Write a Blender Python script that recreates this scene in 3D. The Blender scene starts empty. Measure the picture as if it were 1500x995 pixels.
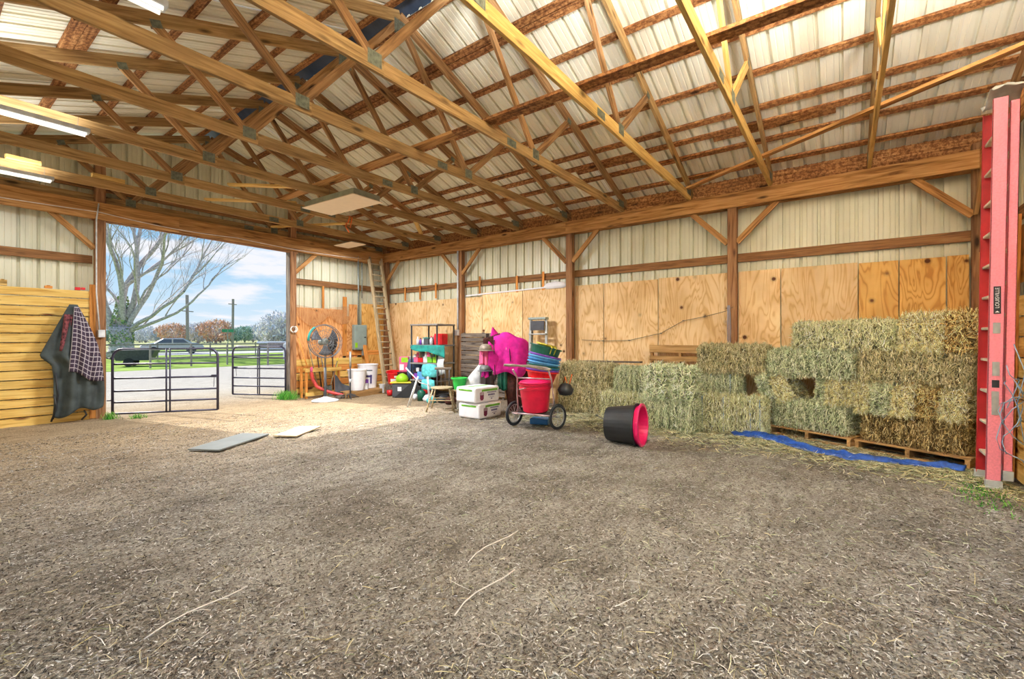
import bpy, math, random
import numpy as np
from mathutils import Matrix, Vector, Euler, noise
R = random.Random(7)
NR = np.random.RandomState(11)
SC = bpy.context.scene
COL = SC.collection
PI = math.pi

# ------------------------------------------------------------------ camera, world, sun, lamps, exposure
cd = bpy.data.cameras.new('camera'); cam = bpy.data.objects.new('camera', cd); COL.objects.link(cam)
cd.sensor_width = 36; cd.lens = 36 * 660 / 1500; cd.shift_y = -0.0007; cd.clip_start = .05; cd.clip_end = 2000
cam.location = (0, 0, 1.4)
cam.rotation_euler = (PI / 2, 0, math.radians(36.5) - PI / 2)
SC.camera = cam
SC.view_settings.view_transform = 'Standard'
SC.view_settings.look = 'None'
SC.view_settings.gamma = 1
SC.view_settings.use_curve_mapping = False
SC.view_settings.exposure = 0.8
SC.cycles.max_bounces = 12
SC.cycles.diffuse_bounces = 7

def lin(r, g, b, a=1):
    f = lambda v: (v / 255 / 12.92) if v / 255 <= .04045 else ((v / 255 + .055) / 1.055) ** 2.4
    return (f(r), f(g), f(b), a)

W = bpy.data.worlds.new('sky'); SC.world = W; W.use_nodes = True
nt = W.node_tree; nt.nodes.clear()
def N(nt, t, **k):
    n = nt.nodes.new(t)
    for a, b in k.items():
        if a.startswith('i_'): n.inputs[a[2:].replace('_', ' ')].default_value = b
        else: setattr(n, a, b)
    return n
def L(nt, a, b): nt.links.new(a, b)
def ramp(nt, fac, stops, interp='LINEAR'):
    r = nt.nodes.new('ShaderNodeValToRGB'); r.color_ramp.interpolation = interp
    e = r.color_ramp.elements
    while len(e) < len(stops): e.new(.5)
    for i, (p, c) in enumerate(stops): e[i].position = p; e[i].color = c
    L(nt, fac, r.inputs[0]); return r
def math_(nt, op, a, b=None, c=None):
    m = nt.nodes.new('ShaderNodeMath'); m.operation = op
    for i, v in enumerate((a, b, c)):
        if v is None: continue
        if isinstance(v, (int, float)): m.inputs[i].default_value = v
        else: L(nt, v, m.inputs[i])
    return m.outputs[0]
tc = N(nt, 'ShaderNodeTexCoord'); sx = N(nt, 'ShaderNodeSeparateXYZ'); L(nt, tc.outputs['Generated'], sx.inputs[0])
zz = math_(nt, 'MAXIMUM', sx.outputs[2], 0.0)
base = ramp(nt, zz, [(0, lin(226, 238, 248)), (.08, lin(196, 226, 248)), (.2, lin(150, 204, 246)), (.6, lin(110, 175, 240)), (1, lin(96, 155, 230))])
zd = math_(nt, 'ADD', zz, .12)
cx = N(nt, 'ShaderNodeCombineXYZ')
L(nt, math_(nt, 'DIVIDE', sx.outputs[0], zd), cx.inputs[0]); L(nt, math_(nt, 'DIVIDE', sx.outputs[1], zd), cx.inputs[1])
nz = N(nt, 'ShaderNodeTexNoise'); nz.inputs['Scale'].default_value = 1.15; nz.inputs['Detail'].default_value = 7; nz.inputs['Roughness'].default_value = .55
mp = N(nt, 'ShaderNodeMapping'); mp.inputs['Location'].default_value = (3.1, 1.4, 0); L(nt, cx.outputs[0], mp.inputs[0]); L(nt, mp.outputs[0], nz.inputs['Vector'])
cl = ramp(nt, nz.outputs[0], [(.50, (0, 0, 0, 1)), (.62, (.9, .9, .9, 1))])
mx = N(nt, 'ShaderNodeMixRGB'); L(nt, cl.outputs[0], mx.inputs[0]); L(nt, base.outputs[0], mx.inputs[1]); mx.inputs[2].default_value = lin(250, 248, 252)
bg = N(nt, 'ShaderNodeBackground'); L(nt, mx.outputs[0], bg.inputs[0]); bg.inputs[1].default_value = .60
wo = N(nt, 'ShaderNodeOutputWorld'); L(nt, bg.outputs[0], wo.inputs[0])

sd = bpy.data.lights.new('sun', 'SUN'); sun = bpy.data.objects.new('sun', sd); COL.objects.link(sun)
sd.energy = 5.2; sd.angle = math.radians(.6); sd.color = (1, .95, .86)
el = math.radians(35.8)
dv = Vector((.245 * math.cos(el), -.97 * math.cos(el), -math.sin(el)))
sun.rotation_euler = dv.to_track_quat('-Z', 'Y').to_euler(); sun.location = (0, 20, 20)

LAMP_W = 17.0          # watts of each fluorescent strip lamp

# ------------------------------------------------------------------ object helpers
INV = {}
def link(o, parent=None):
    COL.objects.link(o)
    if parent is not None: o.parent = parent
    return o
def tag(o, label=None, cat=None, group=None, kind=None):
    if label: o['label'] = label
    if cat: o['category'] = cat
    if group: o['group'] = group
    if kind: o['kind'] = kind
    return o
def thing(name, label, cat, loc=(0, 0, 0), rz=0, group=None):
    o = bpy.data.objects.new(name, None); link(o); o.location = loc; o.rotation_euler = (0, 0, rz)
    o.empty_display_size = .1
    return tag(o, label, cat, group)
def structure(name, loc=(0, 0, 0)):
    o = bpy.data.objects.new(name, None); link(o); o.location = loc; o['kind'] = 'structure'; return o
def copy_tree(o, loc=None, rz=None, label=None):
    def rec(a, par):
        c = a.copy(); COL.objects.link(c)
        if par is not None: c.parent = par
        for ch in a.children: rec(ch, c)
        return c
    c = rec(o, None)
    if loc is not None: c.location = loc
    if rz is not None: c.rotation_euler = (0, 0, rz)
    if label: c['label'] = label
    return c

class MB:
    def __init__(s): s.v = []; s.f = []; s.uv = None
    def add(s, vs, fs, M=None):
        k = len(s.v)
        s.v += [tuple(M @ Vector(v)) if M is not None else tuple(v) for v in vs]
        s.f += [tuple(i + k for i in f) for f in fs]; return s
    def box(s, c, d, M=None, rz=0, ry=0, rx=0):
        a, b, h = d[0] / 2, d[1] / 2, d[2] / 2
        vs = [(x, y, z) for x in (-a, a) for y in (-b, b) for z in (-h, h)]
        T = Matrix.Translation(c) @ Euler((rx, ry, rz)).to_matrix().to_4x4()
        if M is not None: T = M @ T
        return s.add(vs, [(0, 1, 3, 2), (4, 6, 7, 5), (0, 4, 5, 1), (2, 3, 7, 6), (0, 2, 6, 4), (1, 5, 7, 3)], T)
    def tube(s, pts, r, n=6, cap=True, closed=False):
        pts = [Vector(p) for p in pts]; rs = r if isinstance(r, (list, tuple)) else [r] * len(pts)
        k = len(s.v); m = len(pts); up = None
        for i, p in enumerate(pts):
            if closed: t = pts[(i + 1) % m] - pts[i - 1]
            else: t = pts[min(i + 1, m - 1)] - pts[max(i - 1, 0)]
            if t.length < 1e-9: t = Vector((0, 0, 1))
            t.normalize()
            if up is None:
                up = Vector((0, 0, 1)) if abs(t.z) < .9 else Vector((1, 0, 0))
            a = t.cross(up)
            if a.length < 1e-4: up = Vector((1, 0, 0)); a = t.cross(up)
            a.normalize(); b = t.cross(a); up = -b if False else up
            for j in range(n):
                g = 2 * PI * j / n
                s.v.append(tuple(p + a * (math.cos(g) * rs[i]) + b * (math.sin(g) * rs[i])))
        seg = m if closed else m - 1
        for i in range(seg):
            for j in range(n):
                a0 = k + i * n + j; a1 = k + i * n + (j + 1) % n
                b0 = k + ((i + 1) % m) * n + j; b1 = k + ((i + 1) % m) * n + (j + 1) % n
                s.f.append((a0, a1, b1, b0))
        if cap and not closed:
            s.f.append(tuple(k + j for j in range(n))[::-1]); s.f.append(tuple(k + (m - 1) * n + j for j in range(n)))
        return s
    def lathe(s, prof, n=24, M=None, squash=1):
        k = len(s.v); m = len(prof)
        for r, z in prof:
            for j in range(n):
                g = 2 * PI * j / n; v = Vector((r * math.cos(g), r * math.sin(g) * squash, z))
                s.v.append(tuple(M @ v if M is not None else v))
        for i in range(m - 1):
            for j in range(n):
                s.f.append((k + i * n + j, k + i * n + (j + 1) % n, k + (i + 1) * n + (j + 1) % n, k + (i + 1) * n + j))
        s.f.append(tuple(k + j for j in range(n))[::-1]); s.f.append(tuple(k + (m - 1) * n + j for j in range(n)))
        return s
    def grid(s, nu, nv, fn, thick=0):
        k = len(s.v)
        for i in range(nu + 1):
            for j in range(nv + 1): s.v.append(tuple(fn(i / nu, j / nv)))
        for i in range(nu):
            for j in range(nv):
                a = k + i * (nv + 1) + j; s.f.append((a, a + nv + 1, a + nv + 2, a + 1))
        return s
    def disc(s, c, r, n=16, M=None, squash=1):
        vs = [(c[0] + r * math.cos(2 * PI * j / n), c[1] + squash * r * math.sin(2 * PI * j / n), c[2]) for j in range(n)]
        return s.add(vs, [tuple(range(n))], M)
    def mesh(s, name, mat=None, smooth=False):
        me = bpy.data.meshes.new(name); me.from_pydata(s.v, [], s.f)
        if smooth: me.polygons.foreach_set('use_smooth', [True] * len(me.polygons))
        if mat: me.materials.append(mat)
        me.update(); return me
    def build(s, name, mat, parent=None, smooth=False, thick=0, label=None, kind=None, sub=0, bevel=0):
        o = bpy.data.objects.new(name, s.mesh(name, mat, smooth)); link(o, parent)
        if thick:
            md = o.modifiers.new('solid', 'SOLIDIFY'); md.thickness = thick
        if bevel:
            md = o.modifiers.new('bevel', 'BEVEL'); md.width = bevel; md.segments = 2; md.limit_method = 'ANGLE'
        if sub:
            md = o.modifiers.new('sub', 'SUBSURF'); md.levels = sub; md.render_levels = sub
        if label: o['label'] = label
        if kind: o['kind'] = kind
        return o
def axisM(p0, p1, up=(0, 0, 1)):
    p0, p1 = Vector(p0), Vector(p1); x = (p1 - p0).normalized(); u = Vector(up)
    y = u.cross(x)
    if y.length < 1e-4: y = Vector((0, 1, 0)).cross(x)
    y.normalize(); z = x.cross(y)
    m = Matrix((x, y, z)).transposed().to_4x4(); m.translation = (p0 + p1) / 2; return m
BOARDS = {}
def board(name, p0, p1, w, h, mat, parent=None, up=(0, 0, 1), label=None, rough=0):
    """one sawn board from p0 to p1 (centre line); h is its size along `up`, w across."""
    ln = (Vector(p1) - Vector(p0)).length
    key = (round(ln, 3), round(w, 3), round(h, 3), mat.name)
    me = BOARDS.get(key)
    if me is None:
        b = MB(); c = min(w, h) * .06; n = max(1, min(10, int(ln / .6))); g = []
        for i in range(n + 1):
            x = -ln / 2 + ln * i / n; jy, jz = R.uniform(-1, 1) * .0015, R.uniform(-1, 1) * .0015
            for (a, q) in ((-w/2+c, -h/2), (w/2-c, -h/2), (w/2, -h/2+c), (w/2, h/2-c), (w/2-c, h/2), (-w/2+c, h/2), (-w/2, h/2-c), (-w/2, -h/2+c)):
                b.v.append((x, a + jy, q + jz))
        for i in range(n):
            for j in range(8): b.f.append((i*8+j, i*8+(j+1)%8, (i+1)*8+(j+1)%8, (i+1)*8+j))
        b.f.append(tuple(range(8))[::-1]); b.f.append(tuple(n*8+j for j in range(8)))
        me = b.mesh(name, mat); BOARDS[key] = me
    o = bpy.data.objects.new(name, me); link(o, parent); o.matrix_basis = axisM(p0, p1, up)
    if label: o['label'] = label
    return o

# ------------------------------------------------------------------ materials
MATS = {}
def newmat(name):
    m = bpy.data.materials.new(name); m.use_nodes = True; nt = m.node_tree
    b = nt.nodes['Principled BSDF']; MATS[name] = m; return m, nt, b
def plain(name, col, rough=.6, metal=0, var=.12, scale=9, bump=0, spec=.5, trans=0, alpha=1):
    m, nt, b = newmat(name)
    t = N(nt, 'ShaderNodeTexCoord'); n = N(nt, 'ShaderNodeTexNoise'); n.inputs['Scale'].default_value = scale; n.inputs['Detail'].default_value = 4
    L(nt, t.outputs['Object'], n.inputs['Vector'])
    c = lin(*col); d = tuple(x * (1 - var * 2.2) for x in c[:3]) + (1,); h = tuple(min(1, x * (1 + var)) for x in c[:3]) + (1,)
    r = ramp(nt, n.outputs[0], [(.3, d), (.65, h)]); L(nt, r.outputs[0], b.inputs['Base Color'])
    b.inputs['Roughness'].default_value = rough; b.inputs['Metallic'].default_value = metal
    b.inputs['Specular IOR Level'].default_value = spec
    if trans: b.inputs['Transmission Weight'].default_value = trans
    if alpha < 1: b.inputs['Alpha'].default_value = alpha
    if bump:
        bm = N(nt, 'ShaderNodeBump'); bm.inputs['Strength'].default_value = bump; bm.inputs['Distance'].default_value = .02
        L(nt, n.outputs[0], bm.inputs['Height']); L(nt, bm.outputs[0], b.inputs['Normal'])
    return m
def wood(name, dark, mid, light, knots=True, gs=1.0, rough=.75, mottle=0, orand=.25, kn=(.07, .16), kc=None):
    m, nt, b = newmat(name)
    t = N(nt, 'ShaderNodeTexCoord'); oi = N(nt, 'ShaderNodeObjectInfo')
    off = N(nt, 'ShaderNodeVectorMath', operation='SCALE'); off.inputs[0].default_value = (31, 17, 23); L(nt, oi.outputs['Random'], off.inputs['Scale'])
    ad = N(nt, 'ShaderNodeVectorMath', operation='ADD'); L(nt, t.outputs['Object'], ad.inputs[0]); L(nt, off.outputs[0], ad.inputs[1])
    mp = N(nt, 'ShaderNodeMapping'); mp.inputs['Scale'].default_value = (.9 * gs, 14 * gs, 14 * gs); L(nt, ad.outputs[0], mp.inputs[0])
    n = N(nt, 'ShaderNodeTexNoise'); n.inputs['Scale'].default_value = 2.2; n.inputs['Detail'].default_value = 7; n.inputs['Distortion'].default_value = .9
    L(nt, mp.outputs[0], n.inputs['Vector'])
    r = ramp(nt, n.outputs[0], [(.28, lin(*dark)), (.5, lin(*mid)), (.72, lin(*light))])
    col = r.outputs[0]
    if knots:
        mk = N(nt, 'ShaderNodeMapping'); mk.inputs['Scale'].default_value = (1.5, 5, 5); L(nt, ad.outputs[0], mk.inputs[0])
        v = N(nt, 'ShaderNodeTexVoronoi'); v.inputs['Scale'].default_value = 1.0; L(nt, mk.outputs[0], v.inputs['Vector'])
        kr = ramp(nt, v.outputs['Distance'], [(kn[0], (1, 1, 1, 1)), (kn[1], (0, 0, 0, 1))])
        x = N(nt, 'ShaderNodeMixRGB'); L(nt, kr.outputs[0], x.inputs[0]); L(nt, col, x.inputs[1]); x.inputs[2].default_value = lin(*kc) if kc else tuple(q * .45 for q in lin(*dark)[:3]) + (1,)
        col = x.outputs[0]
    if mottle:
        n2 = N(nt, 'ShaderNodeTexNoise'); n2.inputs['Scale'].default_value = 24; n2.inputs['Detail'].default_value = 6; n2.inputs['Roughness'].default_value = .7
        L(nt, ad.outputs[0], n2.inputs['Vector'])
        mr = ramp(nt, n2.outputs[0], [(.44, (0, 0, 0, 1)), (.56, (1, 1, 1, 1))])
        x = N(nt, 'ShaderNodeMixRGB'); x.blend_type = 'MULTIPLY'; L(nt, math_(nt, 'MULTIPLY', mr.outputs[0], mottle), x.inputs[0]); L(nt, col, x.inputs[1]); x.inputs[2].default_value = (.25, .14, .07, 1)
        col = x.outputs[0]
    hv = N(nt, 'ShaderNodeHueSaturation'); L(nt, col, hv.inputs['Color'])
    L(nt, math_(nt, 'MULTIPLY_ADD', oi.outputs['Random'], orand * 2, 1 - orand), hv.inputs['Value'])
    L(nt, hv.outputs[0], b.inputs['Base Color'])
    b.inputs['Roughness'].default_value = rough; b.inputs['Specular IOR Level'].default_value = .25
    bm = N(nt, 'ShaderNodeBump'); bm.inputs['Strength'].default_value = .35; bm.inputs['Distance'].default_value = .004
    L(nt, n.outputs[0], bm.inputs['Height']); L(nt, bm.outputs[0], b.inputs['Normal'])
    return m
def ply(name, dark, mid, light, knot=(90, 45, 15)):
    m, nt, b = newmat(name)
    t = N(nt, 'ShaderNodeTexCoord'); oi = N(nt, 'ShaderNodeObjectInfo')
    off = N(nt, 'ShaderNodeVectorMath', operation='SCALE'); off.inputs[0].default_value = (13, 29, 7); L(nt, oi.outputs['Random'], off.inputs['Scale'])
    ad = N(nt, 'ShaderNodeVectorMath', operation='ADD'); L(nt, t.outputs['Object'], ad.inputs[0]); L(nt, off.outputs[0], ad.inputs[1])
    mp = N(nt, 'ShaderNodeMapping'); mp.inputs['Scale'].default_value = (.55, 2.4, 2.4); L(nt, ad.outputs[0], mp.inputs[0])
    n = N(nt, 'ShaderNodeTexNoise'); n.inputs['Scale'].default_value = 1.5; n.inputs['Detail'].default_value = 2.5; n.inputs['Distortion'].default_value = .5
    L(nt, mp.outputs[0], n.inputs['Vector'])
    s = math_(nt, 'SINE', math_(nt, 'MULTIPLY', n.outputs[0], 95.0))
    ln = ramp(nt, math_(nt, 'MULTIPLY_ADD', s, .5, .5), [(.0, lin(*dark)), (.22, lin(*mid)), (.9, lin(*light))])
    n2 = N(nt, 'ShaderNodeTexNoise'); n2.inputs['Scale'].default_value = 2.1; n2.inputs['Detail'].default_value = 5; L(nt, ad.outputs[0], n2.inputs['Vector'])
    st = ramp(nt, n2.outputs[0], [(.36, (.80, .72, .62, 1)), (.62, (1, 1, 1, 1))])
    x = N(nt, 'ShaderNodeMixRGB'); x.blend_type = 'MULTIPLY'; x.inputs[0].default_value = .9; L(nt, ln.outputs[0], x.inputs[1]); L(nt, st.outputs[0], x.inputs[2])
    v = N(nt, 'ShaderNodeTexVoronoi'); v.inputs['Scale'].default_value = 2.3; L(nt, ad.outputs[0], v.inputs['Vector'])
    kr = ramp(nt, v.outputs['Distance'], [(.055, (1, 1, 1, 1)), (.085, (.25, .25, .25, 1)), (.14, (0, 0, 0, 1))])
    y = N(nt, 'ShaderNodeMixRGB'); L(nt, kr.outputs[0], y.inputs[0]); L(nt, x.outputs[0], y.inputs[1]); y.inputs[2].default_value = lin(*knot)
    hv = N(nt, 'ShaderNodeHueSaturation'); L(nt, y.outputs[0], hv.inputs['Color'])
    L(nt, math_(nt, 'MULTIPLY_ADD', oi.outputs['Random'], .22, .89), hv.inputs['Value'])
    L(nt, hv.outputs[0], b.inputs['Base Color']); b.inputs['Roughness'].default_value = .7; b.inputs['Specular IOR Level'].default_value = .3
    return m
M_beam = wood('beam_wood', (112, 72, 36), (178, 128, 74), (208, 160, 104), gs=.8, orand=.12)
M_chord = wood('truss_wood', (116, 88, 52), (160, 126, 80), (190, 156, 104), orand=.12)
M_fresh = wood('fresh_truss_wood', (166, 128, 66), (205, 166, 96), (226, 190, 122), orand=.08)
M_web = wood('web_wood', (98, 66, 40), (150, 112, 72), (182, 142, 98), orand=.2)
M_purlin = wood('purlin_wood', (112, 70, 38), (168, 116, 70), (198, 148, 96), mottle=.75, orand=.15)
M_post = wood('post_wood', (98, 62, 40), (154, 110, 74), (178, 136, 98), gs=.8, orand=.12)
M_girt = wood('girt_wood', (88, 56, 32), (138, 96, 58), (158, 116, 74))
M_plank = wood('pine_plank', (190, 140, 62), (226, 188, 104), (240, 208, 134), orand=.1, kn=(.11, .20), kc=(104, 52, 30))
M_trimw = wood('orange_board', (170, 105, 45), (212, 140, 68), (226, 160, 88))
M_pallet = wood('pallet_wood', (120, 86, 48), (172, 132, 82), (196, 158, 108))
M_ladw = wood('ladder_wood', (120, 104, 78), (168, 150, 118), (196, 180, 150), knots=False)
M_greyw = wood('grey_wood', (70, 60, 54), (112, 100, 90), (150, 138, 124))
M_ply = ply('plywood', (222, 178, 122), (240, 204, 150), (246, 214, 166))
M_ply2 = ply('plywood_red', (190, 122, 68), (214, 152, 92), (226, 170, 112))
M_ply3 = ply('plywood_yellow', (200, 144, 72), (226, 174, 94), (234, 188, 112))

def metal_mat(name, c0, c1, rough=.38):
    m, nt, b = newmat(name)
    t = N(nt, 'ShaderNodeTexCoord'); oi = N(nt, 'ShaderNodeObjectInfo')
    off = N(nt, 'ShaderNodeVectorMath', operation='SCALE'); off.inputs[0].default_value = (13, 29, 7); L(nt, oi.outputs['Random'], off.inputs['Scale'])
    ad = N(nt, 'ShaderNodeVectorMath', operation='ADD'); L(nt, t.outputs['Object'], ad.inputs[0]); L(nt, off.outputs[0], ad.inputs[1])
    mp = N(nt, 'ShaderNodeMapping'); mp.inputs['Scale'].default_value = (1.4, 1.4, .8); L(nt, ad.outputs[0], mp.inputs[0])
    n = N(nt, 'ShaderNodeTexNoise'); n.inputs['Scale'].default_value = 1.2; n.inputs['Detail'].default_value = 6; L(nt, mp.outputs[0], n.inputs['Vector'])
    r = ramp(nt, n.outputs[0], [(.32, lin(*c0)), (.6, lin(*c1))])
    hv = N(nt, 'ShaderNodeHueSaturation'); L(nt, r.outputs[0], hv.inputs['Color'])
    L(nt, math_(nt, 'MULTIPLY_ADD', oi.outputs['Random'], .12, .94), hv.inputs['Value'])
    L(nt, hv.outputs[0], b.inputs['Base Color']); b.inputs['Roughness'].default_value = rough; b.inputs['Specular IOR Level'].default_value = .5
    return m
M_metal = metal_mat('siding_metal', (206, 204, 178), (226, 224, 200))
M_roof = metal_mat('roof_metal', (226, 220, 198), (238, 234, 214), .34)

def floor_mat():
    m, nt, b = newmat('dirt_floor')
    t = N(nt, 'ShaderNodeTexCoord')
    sp = N(nt, 'ShaderNodeSeparateXYZ'); L(nt, t.outputs['Object'], sp.inputs[0])
    n1 = N(nt, 'ShaderNodeTexNoise'); n1.inputs['Scale'].default_value = 1.1; n1.inputs['Detail'].default_value = 8; n1.inputs['Roughness'].default_value = .65; L(nt, t.outputs['Object'], n1.inputs['Vector'])
    n2 = N(nt, 'ShaderNodeTexNoise'); n2.inputs['Scale'].default_value = 46; n2.inputs['Detail'].default_value = 6; n2.inputs['Roughness'].default_value = .75; L(nt, t.outputs['Object'], n2.inputs['Vector'])
    v = N(nt, 'ShaderNodeTexVoronoi'); v.inputs['Scale'].default_value = 70; L(nt, t.outputs['Object'], v.inputs['Vector'])
    a = ramp(nt, n1.outputs[0], [(.3, lin(120, 111, 101)), (.5, lin(158, 151, 141)), (.7, lin(188, 182, 173))])
    # sandier, yellower earth towards the doorway
    sand = ramp(nt, n1.outputs[0], [(.3, lin(166, 144, 114)), (.7, lin(192, 170, 138))])
    k = N(nt, 'ShaderNodeMapRange'); k.inputs[1].default_value = 5.0; k.inputs[2].default_value = 9.0; L(nt, math_(nt, 'ADD', sp.outputs[1], math_(nt, 'MULTIPLY', n1.outputs[0], 1.5)), k.inputs[0])
    m1 = N(nt, 'ShaderNodeMixRGB'); L(nt, k.outputs[0], m1.inputs[0]); L(nt, a.outputs[0], m1.inputs[1]); L(nt, sand.outputs[0], m1.inputs[2])
    # greyer gravel out in the yard
    k2 = N(nt, 'ShaderNodeMapRange'); k2.inputs[1].default_value = 10.2; k2.inputs[2].default_value = 14; L(nt, sp.outputs[1], k2.inputs[0])
    m2 = N(nt, 'ShaderNodeMixRGB'); L(nt, k2.outputs[0], m2.inputs[0]); L(nt, m1.outputs[0], m2.inputs[1]); m2.inputs[2].default_value = lin(204, 197, 187)
    g = ramp(nt, n2.outputs[0], [(.38, (.35, .32, .29, 1)), (.5, (.88, .88, .88, 1)), (.66, (1.25, 1.25, 1.25, 1))])
    m3 = N(nt, 'ShaderNodeMixRGB'); m3.blend_type = 'MULTIPLY'; m3.inputs[0].default_value = .85; L(nt, m2.outputs[0], m3.inputs[1]); L(nt, g.outputs[0], m3.inputs[2])
    mr_ = N(nt, 'ShaderNodeMapping'); mr_.inputs['Scale'].default_value = (3.0, 13.0, 1); mr_.inputs['Rotation'].default_value = (0, 0, .9); L(nt, t.outputs['Object'], mr_.inputs[0])
    n5 = N(nt, 'ShaderNodeTexNoise'); n5.inputs['Scale'].default_value = 1.0; n5.inputs['Detail'].default_value = 5; L(nt, mr_.outputs[0], n5.inputs['Vector'])
    g5 = ramp(nt, n5.outputs[0], [(.36, (.70, .68, .65, 1)), (.52, (1, 1, 1, 1))])
    m4 = N(nt, 'ShaderNodeMixRGB'); m4.blend_type = 'MULTIPLY'; m4.inputs[0].default_value = .8; L(nt, m3.outputs[0], m4.inputs[1]); L(nt, g5.outputs[0], m4.inputs[2]); m3 = m4
    L(nt, m3.outputs[0], b.inputs['Base Color']); b.inputs['Roughness'].default_value = .95; b.inputs['Specular IOR Level'].default_value = .15
    h = math_(nt, 'ADD', n2.outputs[0], math_(nt, 'MULTIPLY', v.outputs['Distance'], .5))
    bm = N(nt, 'ShaderNodeBump'); bm.inputs['Strength'].default_value = 1.0; bm.inputs['Distance'].default_value = .022
    L(nt, h, bm.inputs['Height']); L(nt, bm.outputs[0], b.inputs['Normal'])
    return m
M_floor = floor_mat()
def attr_mat(name, rough=.85):
    m, nt, b = newmat(name); a = N(nt, 'ShaderNodeAttribute'); a.attribute_name = 'Col'
    L(nt, a.outputs['Color'], b.inputs['Base Color']); b.inputs['Roughness'].default_value = rough; b.inputs['Specular IOR Level'].default_value = .2
    return m
M_straw = attr_mat('straw')
M_chips = attr_mat('chips', .9)
M_haycore = plain('hay_core', (120, 104, 62), .95, var=.3, scale=30, bump=.8, spec=.1)
M_haydark = plain('hay_core_dark', (84, 76, 48), .95, var=.3, scale=30, bump=.8, spec=.1)
M_grass = plain('grass', (134, 160, 62), .9, var=.25, scale=1.2, bump=.3, spec=.1)
M_field = plain('field', (170, 172, 120), .9, var=.2, scale=.08, spec=.1)
M_road = plain('road', (176, 176, 182), .9, var=.05, scale=1)
M_steel = plain('galvanised', (150, 160, 156), .45, metal=.6, var=.15, scale=30)
M_shelf = plain('shelf_grey', (136, 132, 128), .6)
M_tan = plain('tan_board', (190, 172, 144), .9)
M_gusset = plain('gusset_steel', (112, 116, 100), .5, metal=.4, var=.2, scale=30)
M_gate = plain('gate_paint', (66, 64, 84), .4, metal=.3)
M_black = plain('black_plastic', (34, 36, 40), .5)
M_rubber = plain('rubber', (40, 42, 46), .8)
M_white = plain('white_plastic', (232, 232, 236), .45, var=.03)
M_dirtywhite = plain('dirty_white', (206, 208, 210), .6, var=.12)
M_redp = plain('red_plastic', (206, 22, 60), .35, var=.08)
M_red2 = plain('scarlet_plastic', (214, 26, 34), .4, var=.08)
M_pinkp = plain('pink_plastic', (238, 34, 110), .35, var=.05)
M_pinkc = plain('pink_cloth', (212, 22, 150), .85, var=.10, scale=14, bump=.3)
M_pinkl = plain('pale_pink_cloth', (226, 96, 140), .85, var=.12)
M_brown = plain('brown_fleece', (74, 34, 26), .95, var=.3, scale=22, bump=.7)
M_dkbrown = plain('dark_leather', (52, 32, 28), .6, var=.3)
M_taupe = plain('taupe_shell', (142, 128, 112), .55, var=.12)
M_greyh = plain('grey_shell', (106, 112, 110), .5, var=.2)
M_teal = plain('teal_cloth', (24, 132, 122), .8, var=.2)
M_tealf = plain('teal_print', (92, 196, 200), .8, var=.2, scale=16)
M_green = plain('green_plastic', (40, 186, 74), .4, var=.06)
M_dkgreen = plain('dark_green_plastic', (16, 88, 70), .35, var=.06)
M_lime = plain('lime_plastic', (150, 206, 36), .45, var=.08)
M_yellow = plain('yellow_plastic', (222, 204, 60), .45)
M_blue = plain('blue_plastic', (44, 120, 180), .4, var=.06)
M_ltblue = plain('light_blue_plastic', (90, 160, 214), .4, var=.06)
M_purple = plain('purple_plastic', (126, 70, 178), .4, var=.06)
M_tarp = plain('blue_tarp', (40, 84, 170), .45, var=.25, scale=20, bump=.4)
M_twine = plain('blue_twine', (136, 168, 200), .7)
M_rope = plain('white_rope', (222, 214, 206), .8)
M_fan = plain('fan_grey', (118, 122, 126), .4, metal=.5)
M_ladred = plain('fibreglass_red', (238, 138, 158), .5, var=.06, scale=60)
M_ladin = plain('fibreglass_inner', (186, 34, 44), .5, var=.08)
M_alu = plain('aluminium', (188, 190, 186), .4, metal=.7)
M_rung = plain('rung_alu', (226, 220, 200), .5)
M_foot = plain('ladder_foot', (190, 196, 200), .5, metal=.3)
M_blanket = plain('blanket_grey', (66, 74, 74), .9, var=.22, scale=6, bump=.4)
M_cream = plain('cream_panel', (236, 216, 190), .7, var=.02)
M_panelg = plain('panel_frame', (150, 154, 132), .6)
M_box = plain('breaker_grey', (140, 156, 150), .45, var=.05)
M_tote = plain('milky_plastic', (196, 198, 190), .4, var=.05)
M_film = plain('plastic_film', (200, 150, 104), .25, var=.15, alpha=.45)
M_net = plain('blue_net', (60, 82, 120), .7, var=.2)
M_pole = plain('utility_wood', (160, 148, 142), .9)
M_car = plain('car_silver', (186, 190, 198), .3, metal=.5, var=.02)
M_glassd = plain('car_glass', (70, 90, 112), .15, var=.02)
M_bark = plain('bark', (196, 186, 188), .95, var=.2, scale=8, bump=.5)
M_orange = plain('orange_cord', (232, 110, 40), .5)
M_slate = plain('slate_tile', (128, 132, 130), .8, var=.06, scale=3)
M_wire = plain('steel_wire', (110, 100, 86), .5, metal=.5)
M_hosered = plain('red_hose', (206, 66, 62), .5)
M_ink = plain('dark_ink', (60, 50, 110), .6, var=0)
M_maroon = plain('maroon_ink', (110, 24, 62), .6, var=0)
M_pkgreen = plain('package_green', (104, 176, 44), .5, var=.15)
M_sign = plain('sign_green', (60, 150, 110), .5)
M_dkgrey = plain('dark_grey', (72, 74, 80), .6)
M_ridge = plain('ridge_cap', (60, 72, 92), .5)
M_glow, ntg, bg_ = newmat('lamp_tube'); bg_.inputs['Base Color'].default_value = (.95, .95, .9, 1)
bg_.inputs['Emission Color'].default_value = (1, .96, .86, 1); bg_.inputs['Emission Strength'].default_value = .6
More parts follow.
